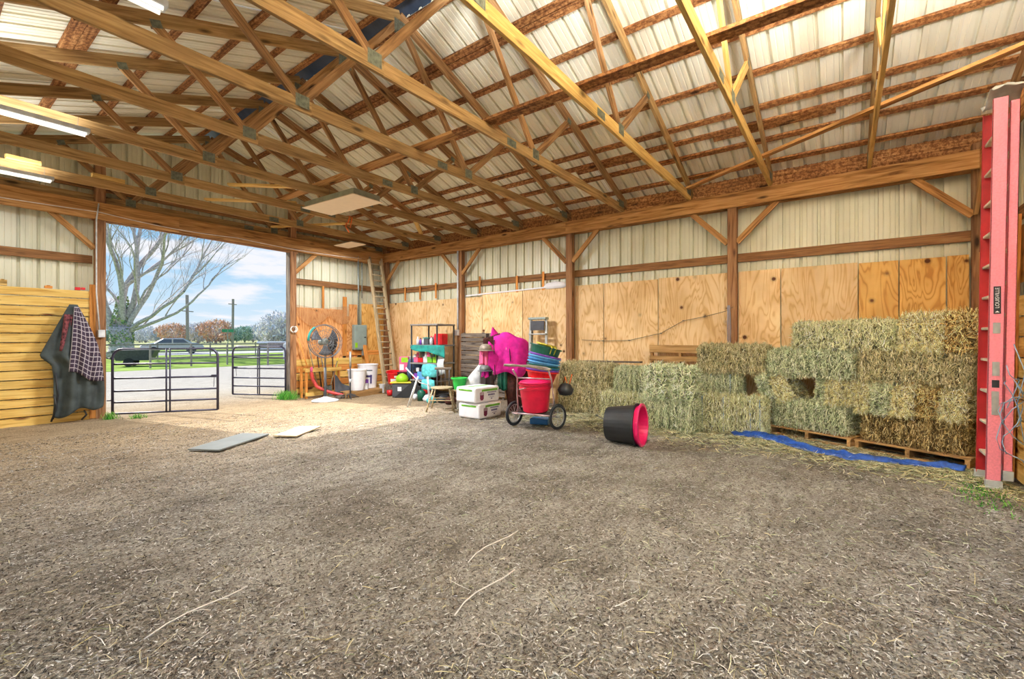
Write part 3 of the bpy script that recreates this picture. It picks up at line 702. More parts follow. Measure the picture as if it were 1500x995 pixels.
# ------------------------------------------------------------------ straw, hay
TAN = np.array([lin(232, 220, 176)[:3], lin(212, 198, 148)[:3], lin(188, 178, 128)[:3], lin(168, 170, 128)[:3], lin(246, 236, 200)[:3], lin(136, 120, 78)[:3]])
GREEN = np.array([lin(208, 212, 172)[:3], lin(182, 194, 154)[:3], lin(222, 222, 188)[:3], lin(150, 164, 124)[:3], lin(240, 234, 202)[:3], lin(118, 122, 84)[:3]])
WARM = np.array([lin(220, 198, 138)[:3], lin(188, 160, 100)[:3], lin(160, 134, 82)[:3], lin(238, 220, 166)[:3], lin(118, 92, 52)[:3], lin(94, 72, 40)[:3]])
def blades_mesh(name, P, D, Nn, ln, wd, pal, mat, curl=.25, core=None, bright=1.0):
    """P points, D directions along, Nn surface normals; bent two-quad blades."""
    n = len(P); S = np.cross(D, Nn); S /= (np.linalg.norm(S, axis=1)[:, None] + 1e-9)
    l = ln[:, None]; w = wd[:, None]
    c = NR.uniform(-1, 1, (n, 1)) * curl
    A = P - D * l * .5; B = P + Nn * l * .10 + S * l * c * .3; C = P + D * l * .5 + Nn * l * NR.uniform(-.1, .25, (n, 1))
    tw = (S + Nn * NR.uniform(-.9, .9, (n, 1))); tw /= np.linalg.norm(tw, axis=1)[:, None]
    V = np.stack([A - tw * w * .5, A + tw * w * .5, B + tw * w * .5, B - tw * w * .5, C + tw * w * .25, C - tw * w * .25], 1).reshape(-1, 3)
    k = np.arange(n)[:, None] * 6
    F = np.concatenate([k + np.array([0, 1, 2, 3]), k + np.array([3, 2, 4, 5])], 0)
    cols = pal[NR.randint(0, len(pal), n)] * NR.uniform(.55, 1.12, (n, 1)); cols = np.clip(cols * bright, 0, .95)
    CC = np.repeat(cols, 6, 0)
    V = V.tolist(); F = F.tolist()
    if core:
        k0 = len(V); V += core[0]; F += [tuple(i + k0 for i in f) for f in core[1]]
        cc = np.array([pal.mean(0) * .30 * R.uniform(.5, 1.3) for _ in core[0]]); CC = np.concatenate([CC, cc], 0)  # core painted much darker than the straws, as shade between them
    me = bpy.data.meshes.new(name); me.from_pydata(V, [], F); me.materials.append(mat)
    at = me.color_attributes.new('Col', 'FLOAT_COLOR', 'POINT')
    at.data.foreach_set('color', np.concatenate([CC, np.ones((len(CC), 1))], 1).astype(np.float32).ravel())
    me.update(); return me
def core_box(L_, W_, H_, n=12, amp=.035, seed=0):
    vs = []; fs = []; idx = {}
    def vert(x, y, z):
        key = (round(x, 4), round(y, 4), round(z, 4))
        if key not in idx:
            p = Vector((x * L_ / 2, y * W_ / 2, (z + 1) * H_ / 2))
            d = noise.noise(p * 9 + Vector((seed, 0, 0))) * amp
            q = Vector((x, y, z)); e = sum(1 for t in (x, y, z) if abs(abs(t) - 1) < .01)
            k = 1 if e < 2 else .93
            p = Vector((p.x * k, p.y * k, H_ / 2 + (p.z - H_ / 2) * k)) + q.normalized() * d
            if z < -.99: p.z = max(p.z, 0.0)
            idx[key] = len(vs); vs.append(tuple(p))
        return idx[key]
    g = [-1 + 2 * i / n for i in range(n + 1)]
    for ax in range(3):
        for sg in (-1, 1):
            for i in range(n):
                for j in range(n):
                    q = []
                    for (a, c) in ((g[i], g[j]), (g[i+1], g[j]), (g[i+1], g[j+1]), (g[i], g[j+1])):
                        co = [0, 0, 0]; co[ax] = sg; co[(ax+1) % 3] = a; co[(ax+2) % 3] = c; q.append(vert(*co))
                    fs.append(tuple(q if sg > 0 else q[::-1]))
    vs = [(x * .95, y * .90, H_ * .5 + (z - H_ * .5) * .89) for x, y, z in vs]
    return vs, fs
def bale_mesh(L_, W_, H_, pal, n=4200, style='side', seed=0, ln=(.03, .12), fuzz=.42, bright=1.3):
    A = [(0, L_ * W_), (1, L_ * H_ * 2), (2, W_ * H_ * 2)]
    tot = sum(a for _, a in A); P = np.zeros((n, 3)); Nn = np.zeros((n, 3)); D = np.zeros((n, 3))
    f = NR.uniform(0, tot, n)
    u = NR.uniform(-.5, .5, n); v = NR.uniform(-.5, .5, n); sg = NR.choice([-1, 1], n)
    top = f < A[0][1]; sid = (~top) & (f < A[0][1] + A[1][1]); end = ~(top | sid)
    P[top] = np.stack([u[top] * L_, v[top] * W_, np.full(top.sum(), H_)], 1); Nn[top] = (0, 0, 1)
    P[sid] = np.stack([u[sid] * L_, sg[sid] * W_ / 2, (v[sid] + .5) * H_], 1); Nn[sid, 1] = sg[sid]
    P[end] = np.stack([sg[end] * L_ / 2, u[end] * W_, (v[end] + .5) * H_], 1); Nn[end, 0] = sg[end]
    D = NR.normal(0, 1, (n, 3))
    # straws are packed across the bale (in its cross-section), so the long sides show them steep and short
    D[:, 0] *= .45
    if style == 'side': D[sid, 2] *= 1.8
    D += Nn * fuzz * NR.uniform(-.3, 1.3, (n, 1))
    D /= np.linalg.norm(D, axis=1)[:, None]
    # slightly pillowed flakes along the length
    bulge = .014 * np.cos(P[:, 0] / .12 * 2 * PI + seed) + .012 * np.sin(P[:, 0] * 9 + P[:, 1] * 13 + P[:, 2] * 11 + seed)
    ex, ey_, ez = np.abs(P[:, 0]) / (L_ / 2), np.abs(P[:, 1]) / (W_ / 2), np.abs(P[:, 2] / H_ * 2 - 1)
    edge = (np.clip(ex - .9, 0, 1) * 10 * (Nn[:, 0] == 0) + np.clip(ey_ - .85, 0, 1) * 6.6 * (Nn[:, 1] == 0) + np.clip(ez - .85, 0, 1) * 6.6 * (Nn[:, 2] == 0))
    P += Nn * (bulge - .042 * np.clip(edge, 0, 1.3))[:, None]
    P[:, 2] = np.maximum(P[:, 2], .004)
    le = NR.uniform(ln[0], ln[1], n); wd = NR.uniform(.004, .0085, n)
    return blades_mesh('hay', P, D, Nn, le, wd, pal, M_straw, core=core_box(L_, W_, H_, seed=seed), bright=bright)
HAY = {}
HAY['long_green'] = bale_mesh(.98, .46, .38, GREEN, 9500, seed=1, bright=1.35)
HAY['long_tan'] = bale_mesh(.98, .46, .38, TAN, 9500, seed=2, bright=1.05)
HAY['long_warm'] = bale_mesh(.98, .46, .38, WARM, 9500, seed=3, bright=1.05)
HAY['long_mid'] = bale_mesh(.98, .46, .38, (TAN + GREEN) / 2, 9500, seed=9, bright=1.55)
HAY['flake_tan'] = bale_mesh(.19, .42, .38, TAN, 3600, 'flake', 4, (.04, .14), .55, bright=1.75)
HAY['flake_green'] = bale_mesh(.19, .42, .38, GREEN, 3400, 'flake', 5, (.04, .13), .5, bright=1.6)
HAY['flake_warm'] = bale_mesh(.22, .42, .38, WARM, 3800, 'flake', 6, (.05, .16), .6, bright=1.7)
def hay(kind, loc, rz, label, group, scale=(1, 1, 1), tilt=0, twine=0, rx=0):
    o = bpy.data.objects.new('hay_bale' if kind.startswith('long') else 'hay_flake', HAY[kind]); link(o)
    o.location = loc; o.rotation_euler = Euler((rx + (R.uniform(-.03, .03) if loc[2] > .1 else 0), tilt, rz + R.uniform(-.02, .02)), 'XYZ')
    o.scale = (scale[0] * (.975 if kind.startswith('long') else 1), scale[1], scale[2] * (.955 if kind.startswith('long') else 1))
    tag(o, label, 'hay bale' if kind.startswith('long') else 'hay flake', group)
    if twine:
        for x in twine:
            b = MB(); pr = [(x, -.245, .0), (x + .01, -.25, .2), (x, -.24, .39), (x, 0, .40), (x + .01, .24, .39), (x, .245, .0)]
            b.tube(pr, .006, 5); b.build('twine', M_twine, o, smooth=True)
    return o
SO = Vector((7.63, .91, 0)); SU = Vector((-.4157, -.9095, 0)); SW = Vector((.9095, -.4157, 0)); SA = math.atan2(SU.y, SU.x)
def st(u, w, z): p = SO + SU * u + SW * w; return (p.x, p.y, z)
GS = 'hay bales stacked on the pallets'; GF = 'loose hay flakes in the pallet stack'
hay('long_green', st(.53, .24, .145), SA, 'green-grey hay bale at the bottom left of the pallet stack', GS)
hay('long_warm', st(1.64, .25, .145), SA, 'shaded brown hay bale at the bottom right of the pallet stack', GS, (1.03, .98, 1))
for i, (a, c, kd, z, lb, dw) in enumerate([
    (.58, .76, 'flake_green', .52, 'grey-green upright hay flake just right of the dark gap in the stack', .05), (.76, .96, 'flake_tan', .52, 'pale upright hay flake second right of the dark gap in the stack', .01),
    (.96, 1.11, 'flake_tan', .53, 'narrow upright hay flake in the middle of the stack', .03), (1.11, 1.28, 'flake_tan', .47, 'straw-coloured upright hay flake in the middle of the stack, hanging lower', -.03),
    (1.28, 1.50, 'flake_green', .48, 'wide greenish upright hay flake in the stack, left of the slumping one', -.04), (1.50, 1.72, 'flake_tan', .47, 'slumping pale hay flake bulging out of the stack', -.07),
    (1.72, 1.92, 'flake_warm', .50, 'dark brown upright hay flake low at the right of the stack', .02), (1.92, 2.16, 'flake_tan', .50, 'ragged brown hay flake at the right end of the second layer', 0)]):
    hay(kd, st((a + c) / 2, .22 + dw, z), SA + R.uniform(-.06, .06), lb, GF, ((c - a) / .19 * .84, 1.02, .90), tilt=R.uniform(-.07, .07), rx=R.uniform(-.05, .05))
hay('flake_green', st(.02, .20, .50), SA, 'hay flake leaning over at the left end of the stack, outermost', GF, (1.0, 1, 1), tilt=-.42)
hay('flake_tan', st(.26, .20, .50), SA, 'hay flake leaning at the left end of the stack, beside the dark gap', GF, (1.1, 1, 1), tilt=-.42)
hay('long_green', st(.53, .24, .87), SA, 'bright green hay bale on the third layer left of the stack', GS, (1.16, 1, 1), twine=())
hay('long_tan', st(1.66, .25, .87), SA, 'brown-grey hay bale on the third layer right of the stack', GS, (1.13, 1, 1))
hay('long_mid', st(.90, .24, 1.25), SA, 'pale hay bale lying on top of the pallet stack', GS, (1.25, .95, .98))
for a, c, kd, lb in ((1.56, 1.76, 'flake_tan', 'left one of the three upright hay flakes on top of the stack'), (1.76, 1.97, 'flake_tan', 'middle one of the three upright hay flakes on top of the stack'), (1.97, 2.24, 'flake_warm', 'right one of the three upright hay flakes on top of the stack, ragged')):
    hay(kd, st((a + c) / 2, .22, 1.25), SA, lb, GF, ((c - a) / .19 * .88, 1, 1.07), tilt=R.uniform(-.05, .05))
GM = 'hay bales along the plywood wall'
hay('long_mid', (7.45, 1.40, 0), PI / 2, 'hay bale on the floor tied with pale blue twine in front of the middle row', GM, (1.05, .85, 1.40), twine=(-.42, -.30, .05, .34))
hay('long_tan', (7.90, 1.43, .86), PI / 2 + .02, 'yellow-tan hay bale topmost beneath the post, beside the pallet stack', GM, (1.08, .95, 1.15))
hay('long_green', (7.9, 1.65, .44), PI / 2, 'darker green hay bale under the topmost one by the post', GM, (.72, .9, 1.05), twine=(-.3, .1))
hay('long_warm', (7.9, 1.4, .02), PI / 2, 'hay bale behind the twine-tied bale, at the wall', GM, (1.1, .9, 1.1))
hay('flake_green', (7.12, 2.00, .48), PI / 2 + .1, 'right one of the two curled hay pieces standing above the pink bucket', GM, (1.75, 1.0, 1.22))
hay('flake_green', (7.1, 2.35, .47), PI / 2 - .1, 'left one of the two curled hay pieces standing above the pink bucket', GM, (1.75, 1.0, 1.28))
hay('long_green', (7.14, 2.22, 0), PI / 2, 'greenish hay bale on the floor behind the pink bucket', GM, (.95, 1, 1.25))
hay('long_mid', (7.55, 3.05, 0), PI / 2 + .15, 'hay bale on the floor left behind the black bucket', GM, (.95, 1, 1.2))
hay('long_green', (7.70, 2.95, .45), PI / 2 + .1, 'hay bale on the second layer with a dark hollow beside it', GM, (.75, .9, 1.18))
hay('long_tan', (7.84, 4.02, 0), PI / 2 + .12, 'tan hay bale on the floor beside the cart', GM, (1.05, .95, 1.22))
hay('long_tan', (7.88, 3.98, .46), PI / 2 + .12, 'tan hay bale lying on the one beside the cart', GM, (1.12, .95, 1.25))
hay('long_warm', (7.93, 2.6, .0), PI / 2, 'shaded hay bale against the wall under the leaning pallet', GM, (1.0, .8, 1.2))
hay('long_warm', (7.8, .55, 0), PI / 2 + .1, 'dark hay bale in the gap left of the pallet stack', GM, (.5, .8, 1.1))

# pallets under the stack
def pallet(loc, rz, label, L_=1.08, D_=.62, group='pallets'):
    t = thing('pallet', label, 'pallet', loc, rz, group)
    for x in (-L_ / 2 + .03, 0, L_ / 2 - .03): board('stringer', (x, -D_ / 2, .065), (x, D_ / 2, .065), .04, .09, M_pallet, t)
    for i in range(5): board('deck_board', (-L_ / 2, -D_ / 2 + .05 + i * (D_ - .1) / 4, .121), (L_ / 2, -D_ / 2 + .05 + i * (D_ - .1) / 4, .121), .10, .022, M_pallet, t)
    for i in (-1, 0, 1): board('bottom_board', (-L_ / 2, i * (D_ / 2 - .05), .012), (L_ / 2, i * (D_ / 2 - .05), .012), .10, .016, M_pallet, t)
    return t
pallet(st(.53, .30, 0), SA, 'wooden pallet under the left half of the hay stack')
pallet(st(1.64, .30, 0), SA, 'wooden pallet under the right half of the hay stack')
t = thing('pallet', 'wooden pallet standing on edge against the plywood behind the hay', 'pallet', (8.12, 2.33, .02), 0, 'pallets')
for z in (1.20, 1.03, .86, .69, .52, .35, .18): board('deck_board', (-.05, -.53, z), (-.05, .53, z), .02, .135 if z > 1.1 else .09, M_pallet, t)
for y in (-.5, 0, .5): board('stringer', (0, y, .02), (0, y, 1.26), .08, .04, M_pallet, t, up=(0, 1, 0))
tt = board('weathered_board', (8.02, 3.0, .97), (8.08, 4.2, .955), .14, .03, M_greyw); tag(tt, 'dark weathered board lying on the hay bales against the wall', 'board')

# blue tarp
front = [(7.55, 1.5), (7.08, 1.28), (6.98, .92), (6.95, .78), (6.72, .50), (6.50, .18), (6.46, -.02), (6.50, -.25), (6.58, -.55), (6.60, -.85), (6.58, -1.0)]
back = [(7.8, 1.2), (7.55, 1.0), (7.42, .80), (7.28, .62), (7.02, .40), (6.80, .10), (6.74, -.08), (6.72, -.3), (6.74, -.62), (6.78, -.92), (6.80, -1.05)]
def tarp(u, v):
    t = u * (len(front) - 1); i = min(int(t), len(front) - 2); f = t - i
    a = Vector((lerp(front[i][0], front[i+1][0], f), lerp(front[i][1], front[i+1][1], f), 0)); c = Vector((lerp(back[i][0], back[i+1][0], f), lerp(back[i][1], back[i+1][1], f), 0))
    p = a.lerp(c, v); z = .022 + .06 * abs(math.sin(v * 7 + u * 13)) * math.sin(PI * min(1, v * 1.3)) + .03 * noise.noise(Vector((u * 22, v * 5, 0))) * math.sin(PI * v)
    return (p.x + .015 * math.sin(u * 50), p.y, ground_z(p.x, p.y) + max(.004, z))
tag(MB().grid(90, 12, tarp).build('blue_tarp', M_tarp, smooth=True, thick=.003), 'crumpled blue tarpaulin strip on the floor in front of the pallets', 'tarp')
# black hose / strap on the floor before the left bales
tag(MB().tube([(7.4, 3.6, .03), (7.0, 3.2, .02), (7.2, 2.95, .03), (6.75, 2.9, .02), (7.0, 3.7, .02), (7.35, 4.5, .02)], .012, 6).build('black_strap', M_dkgrey, smooth=True), 'dark strap lying on the floor in front of the hay by the cart', 'strap')

# loose hay on the floor, chips, stalks: uncountable stuff
def litter(name, n, sampler, ln, wd, pal, mat, label, cat, lift=.004, up=.12):
    P = []; 
    while len(P) < n:
        x, y = sampler()
        P.append((x, y, ground_z(x, y) + lift + R.random() * .01))
    P = np.array(P); n = len(P); a = NR.uniform(0, 2 * PI, n)
    D = np.stack([np.cos(a), np.sin(a), NR.uniform(-up, up, n)], 1); Nn = np.tile(np.array([[0, 0, 1.]]), (n, 1)) + NR.normal(0, .35, (n, 3)); Nn /= np.linalg.norm(Nn, axis=1)[:, None]
    me = blades_mesh(name, P, D, Nn, NR.uniform(ln[0], ln[1], n), NR.uniform(wd[0], wd[1], n), pal, mat)
    o = bpy.data.objects.new(name, me); link(o); tag(o, label, cat, kind='stuff'); return o
def samp_hay():
    while True:
        s = R.uniform(-1.3, 4.9); n = R.gauss(7.05, .42) - .08 * max(0, 1.5 - s) * 2.0
        if s < .9: n = R.gauss(lerp(6.35, 6.95, (s + 1.3) / 2.2), .35)
        if 5.4 < n < 8.1: return n, s
litter('loose_hay', 15000, samp_hay, (.04, .14), (.004, .008), np.concatenate([GREEN, TAN]), M_straw, 'loose greenish hay scattered on the floor along the bales', 'loose hay', lift=.008, up=.3)
def samp_floor():
    # denser towards the camera, thinning out with distance
    while True:
        Z = 1.5 + 7.5 * R.random() ** 1.6; t = R.uniform(-1.2, 1.2)
        n = Z * .8039 + t * Z * .5948; s = Z * .5948 - t * Z * .8039
        if -.5 < n < 7.6 and -1.3 < s < 9: return n, s
CH = np.array([lin(156, 150, 144)[:3], lin(124, 115, 104)[:3], lin(94, 81, 68)[:3], lin(206, 203, 200)[:3], lin(60, 52, 46)[:3], lin(136, 127, 116)[:3]])
litter('wood_chips', 150000, samp_floor, (.008, .028), (.0022, .0062), CH, M_chips, 'grey-brown shredded bedding chips covering the dirt floor', 'bedding', lift=.002, up=.25)
litter('straw_stalks', 2600, samp_floor, (.04, .13), (.002, .004), np.concatenate([CH[[0, 3, 5, 3]], TAN * .8]), M_straw, 'thin pale straw stalks strewn over the dirt floor', 'straw', lift=.008)
litter('hay_wisps', 9000, lambda: (min(7.6, R.gauss(4.6, 1.4)), R.uniform(-1.0, 6.5)), (.02, .07), (.002, .005), np.concatenate([CH[[0, 3, 3]], GREEN * .8]), M_straw, 'pale wisps of hay trodden into the middle of the dirt floor', 'loose hay', lift=.006, up=.2)
# a few long stalks that can be picked out
for i, (p, q, lb) in enumerate((((.65, 2.56), (1.13, 2.68), 'long pale stalk lying at the lower left of the floor'), ((1.62, 1.55), (2.15, 1.6), 'long pale stalk on the floor at the bottom centre'), ((2.05, 1.85), (2.6, 1.9), 'curved pale stalk on the floor above the bottom centre one'))):
    pts = [(lerp(p[0], q[0], t / 5), lerp(p[1], q[1], t / 5) + .03 * math.sin(t), .035) for t in range(6)]
    tag(MB().tube(pts, .004, 5).build('straw_stalk', M_rope, smooth=True), lb, 'straw stalk', 'long stalks on the floor')
def grass_patch(name, cx, cy, rx, ry, n, h, label):
    P = np.stack([NR.normal(cx, rx, n), NR.normal(cy, ry, n), np.full(n, .01)], 1); a = NR.uniform(0, 2 * PI, n)
    D = np.stack([np.cos(a) * .5, np.sin(a) * .5, np.ones(n)], 1); D /= np.linalg.norm(D, axis=1)[:, None]
    Nn = np.stack([-np.sin(a), np.cos(a), np.zeros(n)], 1)
    ln = NR.uniform(h * .4, h, n); P[:, 2] = ln * .4
    pal = np.array([lin(86, 170, 60)[:3], lin(120, 196, 74)[:3], lin(150, 190, 96)[:3], lin(64, 140, 52)[:3]])
    me = blades_mesh(name, P, D, Nn, ln, NR.uniform(.004, .009, n), pal, M_straw)
    o = bpy.data.objects.new(name, me); link(o); tag(o, label, 'grass', kind='stuff')
grass_patch('grass_patch', 5.70, -1.00, .28, .10, 420, .05, 'thin green grass growing by the foot of the red ladder')
grass_patch('weed_clump', 5.32, 10.45, .10, .12, 420, .26, 'bright green weeds at the base of the right doorway post')
grass_patch('weed_clump', 2.16, 10.3, .05, .06, 120, .16, 'green weeds at the base of the left doorway post')
grass_patch('weed_clump', 2.45, 10.05, .07, .05, 90, .10, 'low green weeds under the left gate')
# slabs on the floor
for (x, y, w, d, rz, m, lb) in ((2.62, 6.62, .42, .95, -1.05, M_slate, 'flat grey board lying on the floor in the shade before the doorway'), (3.5, 6.55, .34, .7, -1.0, M_tan, 'small pale board on the floor at the edge of the sunlight')):
    o = MB().box((0, 0, .012), (w, d, .02)).build('floor_board', m, bevel=.003); o.location = (x, y, .012); o.rotation_euler = (0, 0, rz); tag(o, lb, 'board')

# ------------------------------------------------------------------ red fibreglass extension ladder at the right
def rail_channel(b, x0, s0, s1, z0, z1, lean, th=.004, fl=.03, flip=1):
    """C channel: web in the s-z plane at x0, flanges turned to +x*flip; s shifts by lean over the height."""
    for (xa, xb, sa, sb) in ((x0, x0 + th * flip, s0, s1), (x0, x0 + fl * flip, s0, s0 + th), (x0, x0 + fl * flip, s1 - th, s1)):
        vs = [(x, y + (lean if z else 0), z1 if z else z0) for x in (xa, xb) for y in (sa, sb) for z in (0, 1)]
        b.add(vs, [(0, 1, 3, 2), (4, 6, 7, 5), (0, 4, 5, 1), (2, 3, 7, 6), (0, 2, 6, 4), (1, 5, 7, 3)])
    return b
t = thing('extension_ladder', 'tall red fibreglass extension ladder leaning in the near right corner', 'ladder', (6.05, -1.11, 0))
def lad_section(x0, x1, sc, w, z0, z1, lean, zoff, mo, first):
    s0, s1 = sc - w / 2, sc + w / 2
    rail_channel(MB(), x0, s0, s1, z0, z1, lean, flip=1).build('rail', mo, t)
    rail_channel(MB(), x1, s0, s1, z0, z1, lean, flip=-1).build('rail', M_ladin if first else mo, t)
    z = z0 + zoff
    while z < z1 - .05:
        y = sc + lean * (z - z0) / (z1 - z0)
        MB().box(((x0 + x1) / 2, y, z), (x1 - x0 - .01, w * .62, .026)).build('rung', M_rung, t, bevel=.006); z += .305
lad_section(0, .42, 0, .10, .06, 3.64, -.05, .22, M_ladred, True)
lad_section(.03, .39, -.098, .062, .16, 3.60, -.05, .25, M_ladred, False)
for (x, y, z) in ((0, 0, 0), (.42, 0, 0)):
    MB().box((x, y, z + .04), (.05, .115, .08)).box((x, y, .012), (.07, .13, .02)).build('foot', M_foot, t, bevel=.004)
for x in (.03, .39): MB().box((x, -.098, .13), (.045, .072, .09)).build('foot', M_foot, t, bevel=.004)
for (z, h, m) in ((1.76, .255, M_black), (1.50, .10, M_alu), (1.12, .13, M_alu), (.98, .07, M_black), (.80, .22, M_alu)):
    MB().box((-.003, 0 - .05 * z / 3.6, z), (.004, .048, h)).build('sticker', m, t)
def text(body, size, M, mat, parent, name='lettering', align='CENTER'):
    c = bpy.data.curves.new(name, 'FONT'); c.body = body; c.size = size; c.align_x = align; c.align_y = 'CENTER'; c.extrude = .0006; c.materials.append(mat)
    o = bpy.data.objects.new(name, c); COL.objects.link(o); bpy.context.view_layer.update()
    me = bpy.data.meshes.new_from_object(o.evaluated_get(bpy.context.evaluated_depsgraph_get())); bpy.data.objects.remove(o)
    if not me.materials: me.materials.append(mat)
    o = bpy.data.objects.new(name, me); link(o, parent); o.matrix_basis = M; return o
# face looks towards -x; text reads upwards
Mt = Matrix(((0, 0, -1, -.0062), (0, 1, 0, -.024), (1, 0, 0, 1.77), (0, 0, 0, 1)))
Mt = Matrix(((0, 0, -1, -.0062), (0, 1, 0, -.025), (1, 0, 0, 1.78), (0, 0, 0, 1)))
text('LOUISVILLE', .038, Mt, M_white, t)
MB().add([(-.0065, -.040, 1.645), (-.0065, -.008, 1.645), (-.0065, -.024, 1.66)], [(0, 1, 2)]).build('arrow_mark', M_white, t)
b = MB()
for q in range(6):
    a = R.uniform(0, 6); z0 = 1.32 - .05 * q
    b.tube([(5.99 + .04 * math.sin(g * .7 + a), -1.22 - (.05 + .012 * q) * math.sin(g * .75 + a), z0 - (.05 + .02 * (q % 3)) * g + .05 * math.sin(g * 1.1 + q * 2)) for g in range(3, 11)], .004, 5)
b.tube([(6.05, -1.24, 1.35), (6.0, -1.3, 1.1), (6.05, -1.26, .8), (6.02, -1.3, .45)], .004, 5)
tag(b.build('blue_twine', M_twine, smooth=True), 'tangle of light blue twine hung on the red ladder', 'twine')
tag(MB().tube([(6.5, -1.3, 1.95), (6.42, -1.28, 1.8), (6.38, -1.28, 1.4), (6.4, -1.28, .8)], .006, 5).build('hanging_line', M_steel, smooth=True), 'thin grey line hanging behind the red ladder', 'rope')
# pale rag or mud nest at the ladder top
b = MB().grid(10, 6, lambda u, v: (6.0 + u * .5, -1.10 - v * .22, 3.72 + .05 * math.sin(u * 7) - .06 * abs(v - .4) + .02 * noise.noise(Vector((u * 8, v * 8, 1)))))
tag(b.build('feed_sack', M_dirtywhite, smooth=True, thick=.01), 'crumpled pale sack draped over the top of the red ladder', 'sack')

# ------------------------------------------------------------------ wooden ladder in the far corner
t = thing('wooden_ladder', 'tall weathered wooden extension ladder leaning in the far corner', 'ladder', (7.43, 9.58, 0))
def LP(x, z, d=0): return (x + .022 * z, z * .225 + d, z)
for (x, d) in ((0, 0), (.06, .04), (.38, 0), (.44, .04)):
    board('rail', LP(x, 0, d), LP(x, 3.55 + d * 2, d), .045, .075, M_ladw, t, up=(0, 1, 0))
z = .25; k = 0
while z < 3.5:
    d = 0 if k % 2 else .04; MB().tube([LP(.0 + (.05 if d else 0), z, d), LP(.38 + (.06 if d else 0), z, d)], .019, 7).build('rung', M_ladw, t, smooth=True); z += .152; k += 1
tag(board('leaning_board', (7.25, 9.9, .02), (7.4, 10.45, 1.35), .11, .03, M_trimw, up=(0, 1, 0)), 'orange board leaning on the far wall left of the wooden ladder', 'board')

# ------------------------------------------------------------------ aluminium stepladder behind the cart
t = thing('stepladder', 'grey aluminium stepladder leaning against the plywood behind the tubs', 'stepladder', (7.98, 5.24, 0))
for y in (-.20, .20):
    board('side_rail', (0, y * 1.25, 0), (.05, y * .95, 1.82), .03, .055, M_alu, t, up=(0, 1, 0)); board('rear_rail', (.06, y * 1.1, 0), (.09, y * .9, 1.78), .02, .04, M_steel, t, up=(0, 1, 0))
for z in (.3, .6, .9, 1.2, 1.5): MB().box((.02, 0, z), (.08, .43, .03)).build('step', M_alu, t, bevel=.004)
MB().box((.04, 0, 1.83), (.14, .44, .05)).build('top_cap', M_steel, t, bevel=.012)
MB().box((.0, 0, 1.68), (.015, .34, .20)).build('label_plate', M_dkgrey, t)

# ------------------------------------------------------------------ buckets
def tub(b, r0, r1, h, th=.008, M=None, rim=.02, n=32):
    prof = [(r0 * .02, 0), (r0, 0), (r1, h), (r1 + rim, h), (r1 + rim, h - .018), (r1 + rim - .004, h + .004), (r1 - th, h + .002), (r0 - th, th), (r0 * .02, th)]
    return b.lathe(prof, n, M)
# black tub on its side with a pink one nested in it
fw = Vector((.8039, .5948, 0)); rt = Vector((.5948, -.8039, 0))
t = thing('black_tub', 'black rubber muck tub lying on its side with a pink tub nested inside', 'tub', (5.93, 2.42, 0))
ax = (rt * .86 - fw * .50).normalized()
def axial(c, ax, up=Vector((0, 0, 1))):
    z = ax.normalized(); x = up.cross(z).normalized(); y = z.cross(x); m = Matrix((x, y, z)).transposed().to_4x4(); m.translation = c; return m
ax = Vector((ax.x, ax.y, .035)).normalized()
Mb = axial(Vector((-.20, .18, .245)), ax)
tub(MB(), .225, .268, .40, M=Mb).build('tub_body', M_black, t, smooth=False, bevel=0)
Mp = axial(Vector((-.20, .18, .245)) + ax * .08, ax)
b = MB(); tub(b, .21, .262, .385, M=Mp, rim=.026); b.build('pink_tub', M_pinkp, t, label='bright pink inner tub with flat rim')
b = MB()
for g in (PI, 0):
    MB().box((.27 * math.cos(g), .27 * math.sin(g), .375), (.05, .16, .03), M=Mp).build('handle', M_pinkp, t, label='bright pink moulded grip', bevel=.006)

# cart with a red muck bucket and stacked tubs
t = thing('muck_cart', 'two-wheeled tubular push cart holding a red bucket', 'cart', (5.92, 3.92, 0), math.atan2(3.55 - 4.28, 5.98 - 5.85) + PI)
def C(dx, dy, z): return (dx, dy, z)
# local x along the axle (to the left wheel), local y to the front (away from the wall)
for sx in (-1, 1):
    w_ = thing_w = bpy.data.objects.new('wheel', None); link(w_, t); w_.location = (sx * .37, 0, .2); w_.rotation_euler = (0, 0, (-.34 if sx < 0 else -.28))
    MB().tube([(0, .175 * math.cos(g * PI / 12), .175 * math.sin(g * PI / 12)) for g in range(24)], .024, 8, closed=True).build('tyre', M_rubber, w_, smooth=True)
    MB().tube([(0, .148 * math.cos(g * PI / 12), .148 * math.sin(g * PI / 12)) for g in range(24)], .010, 6, closed=True).build('wheel_rim', M_alu, w_, smooth=True)
    b = MB(); b.tube([(-.04, 0, 0), (.04, 0, 0)], .022, 8)
    for g in range(14): b.tube([(.02 * (-1) ** g, 0, 0), (0, .145 * math.cos(g * PI / 7), .145 * math.sin(g * PI / 7))], .004, 4)
    b.build('spokes', M_alu, w_)
Fm = plain('cart_frame', (196, 170, 172), .35, metal=.5)
MB().tube([(-.37, 0, .2), (.37, 0, .2)], .013, 8).build('axle', Fm, t, smooth=True)
for sx in (-1, 1):
    MB().tube([(sx * .30, .0, .22), (sx * .31, .02, .5), (sx * .29, .06, .78), (sx * .30, .20, .92)], .014, 8).build('frame_tube', Fm, t, smooth=True)
    MB().tube([(sx * .30, -.1, .24), (sx * .30, .2, .24), (sx * .2, .24, .24)], .012, 8).build('frame_tube', Fm, t, smooth=True)
    MB().tube([(sx * .31, .02, .5), (sx * .2, -.32, .34)], .012, 8).build('frame_tube', Fm, t, smooth=True)
MB().tube([(-.30, .2, .24), (.30, .2, .24)], .012, 8).build('frame_tube', Fm, t, smooth=True)
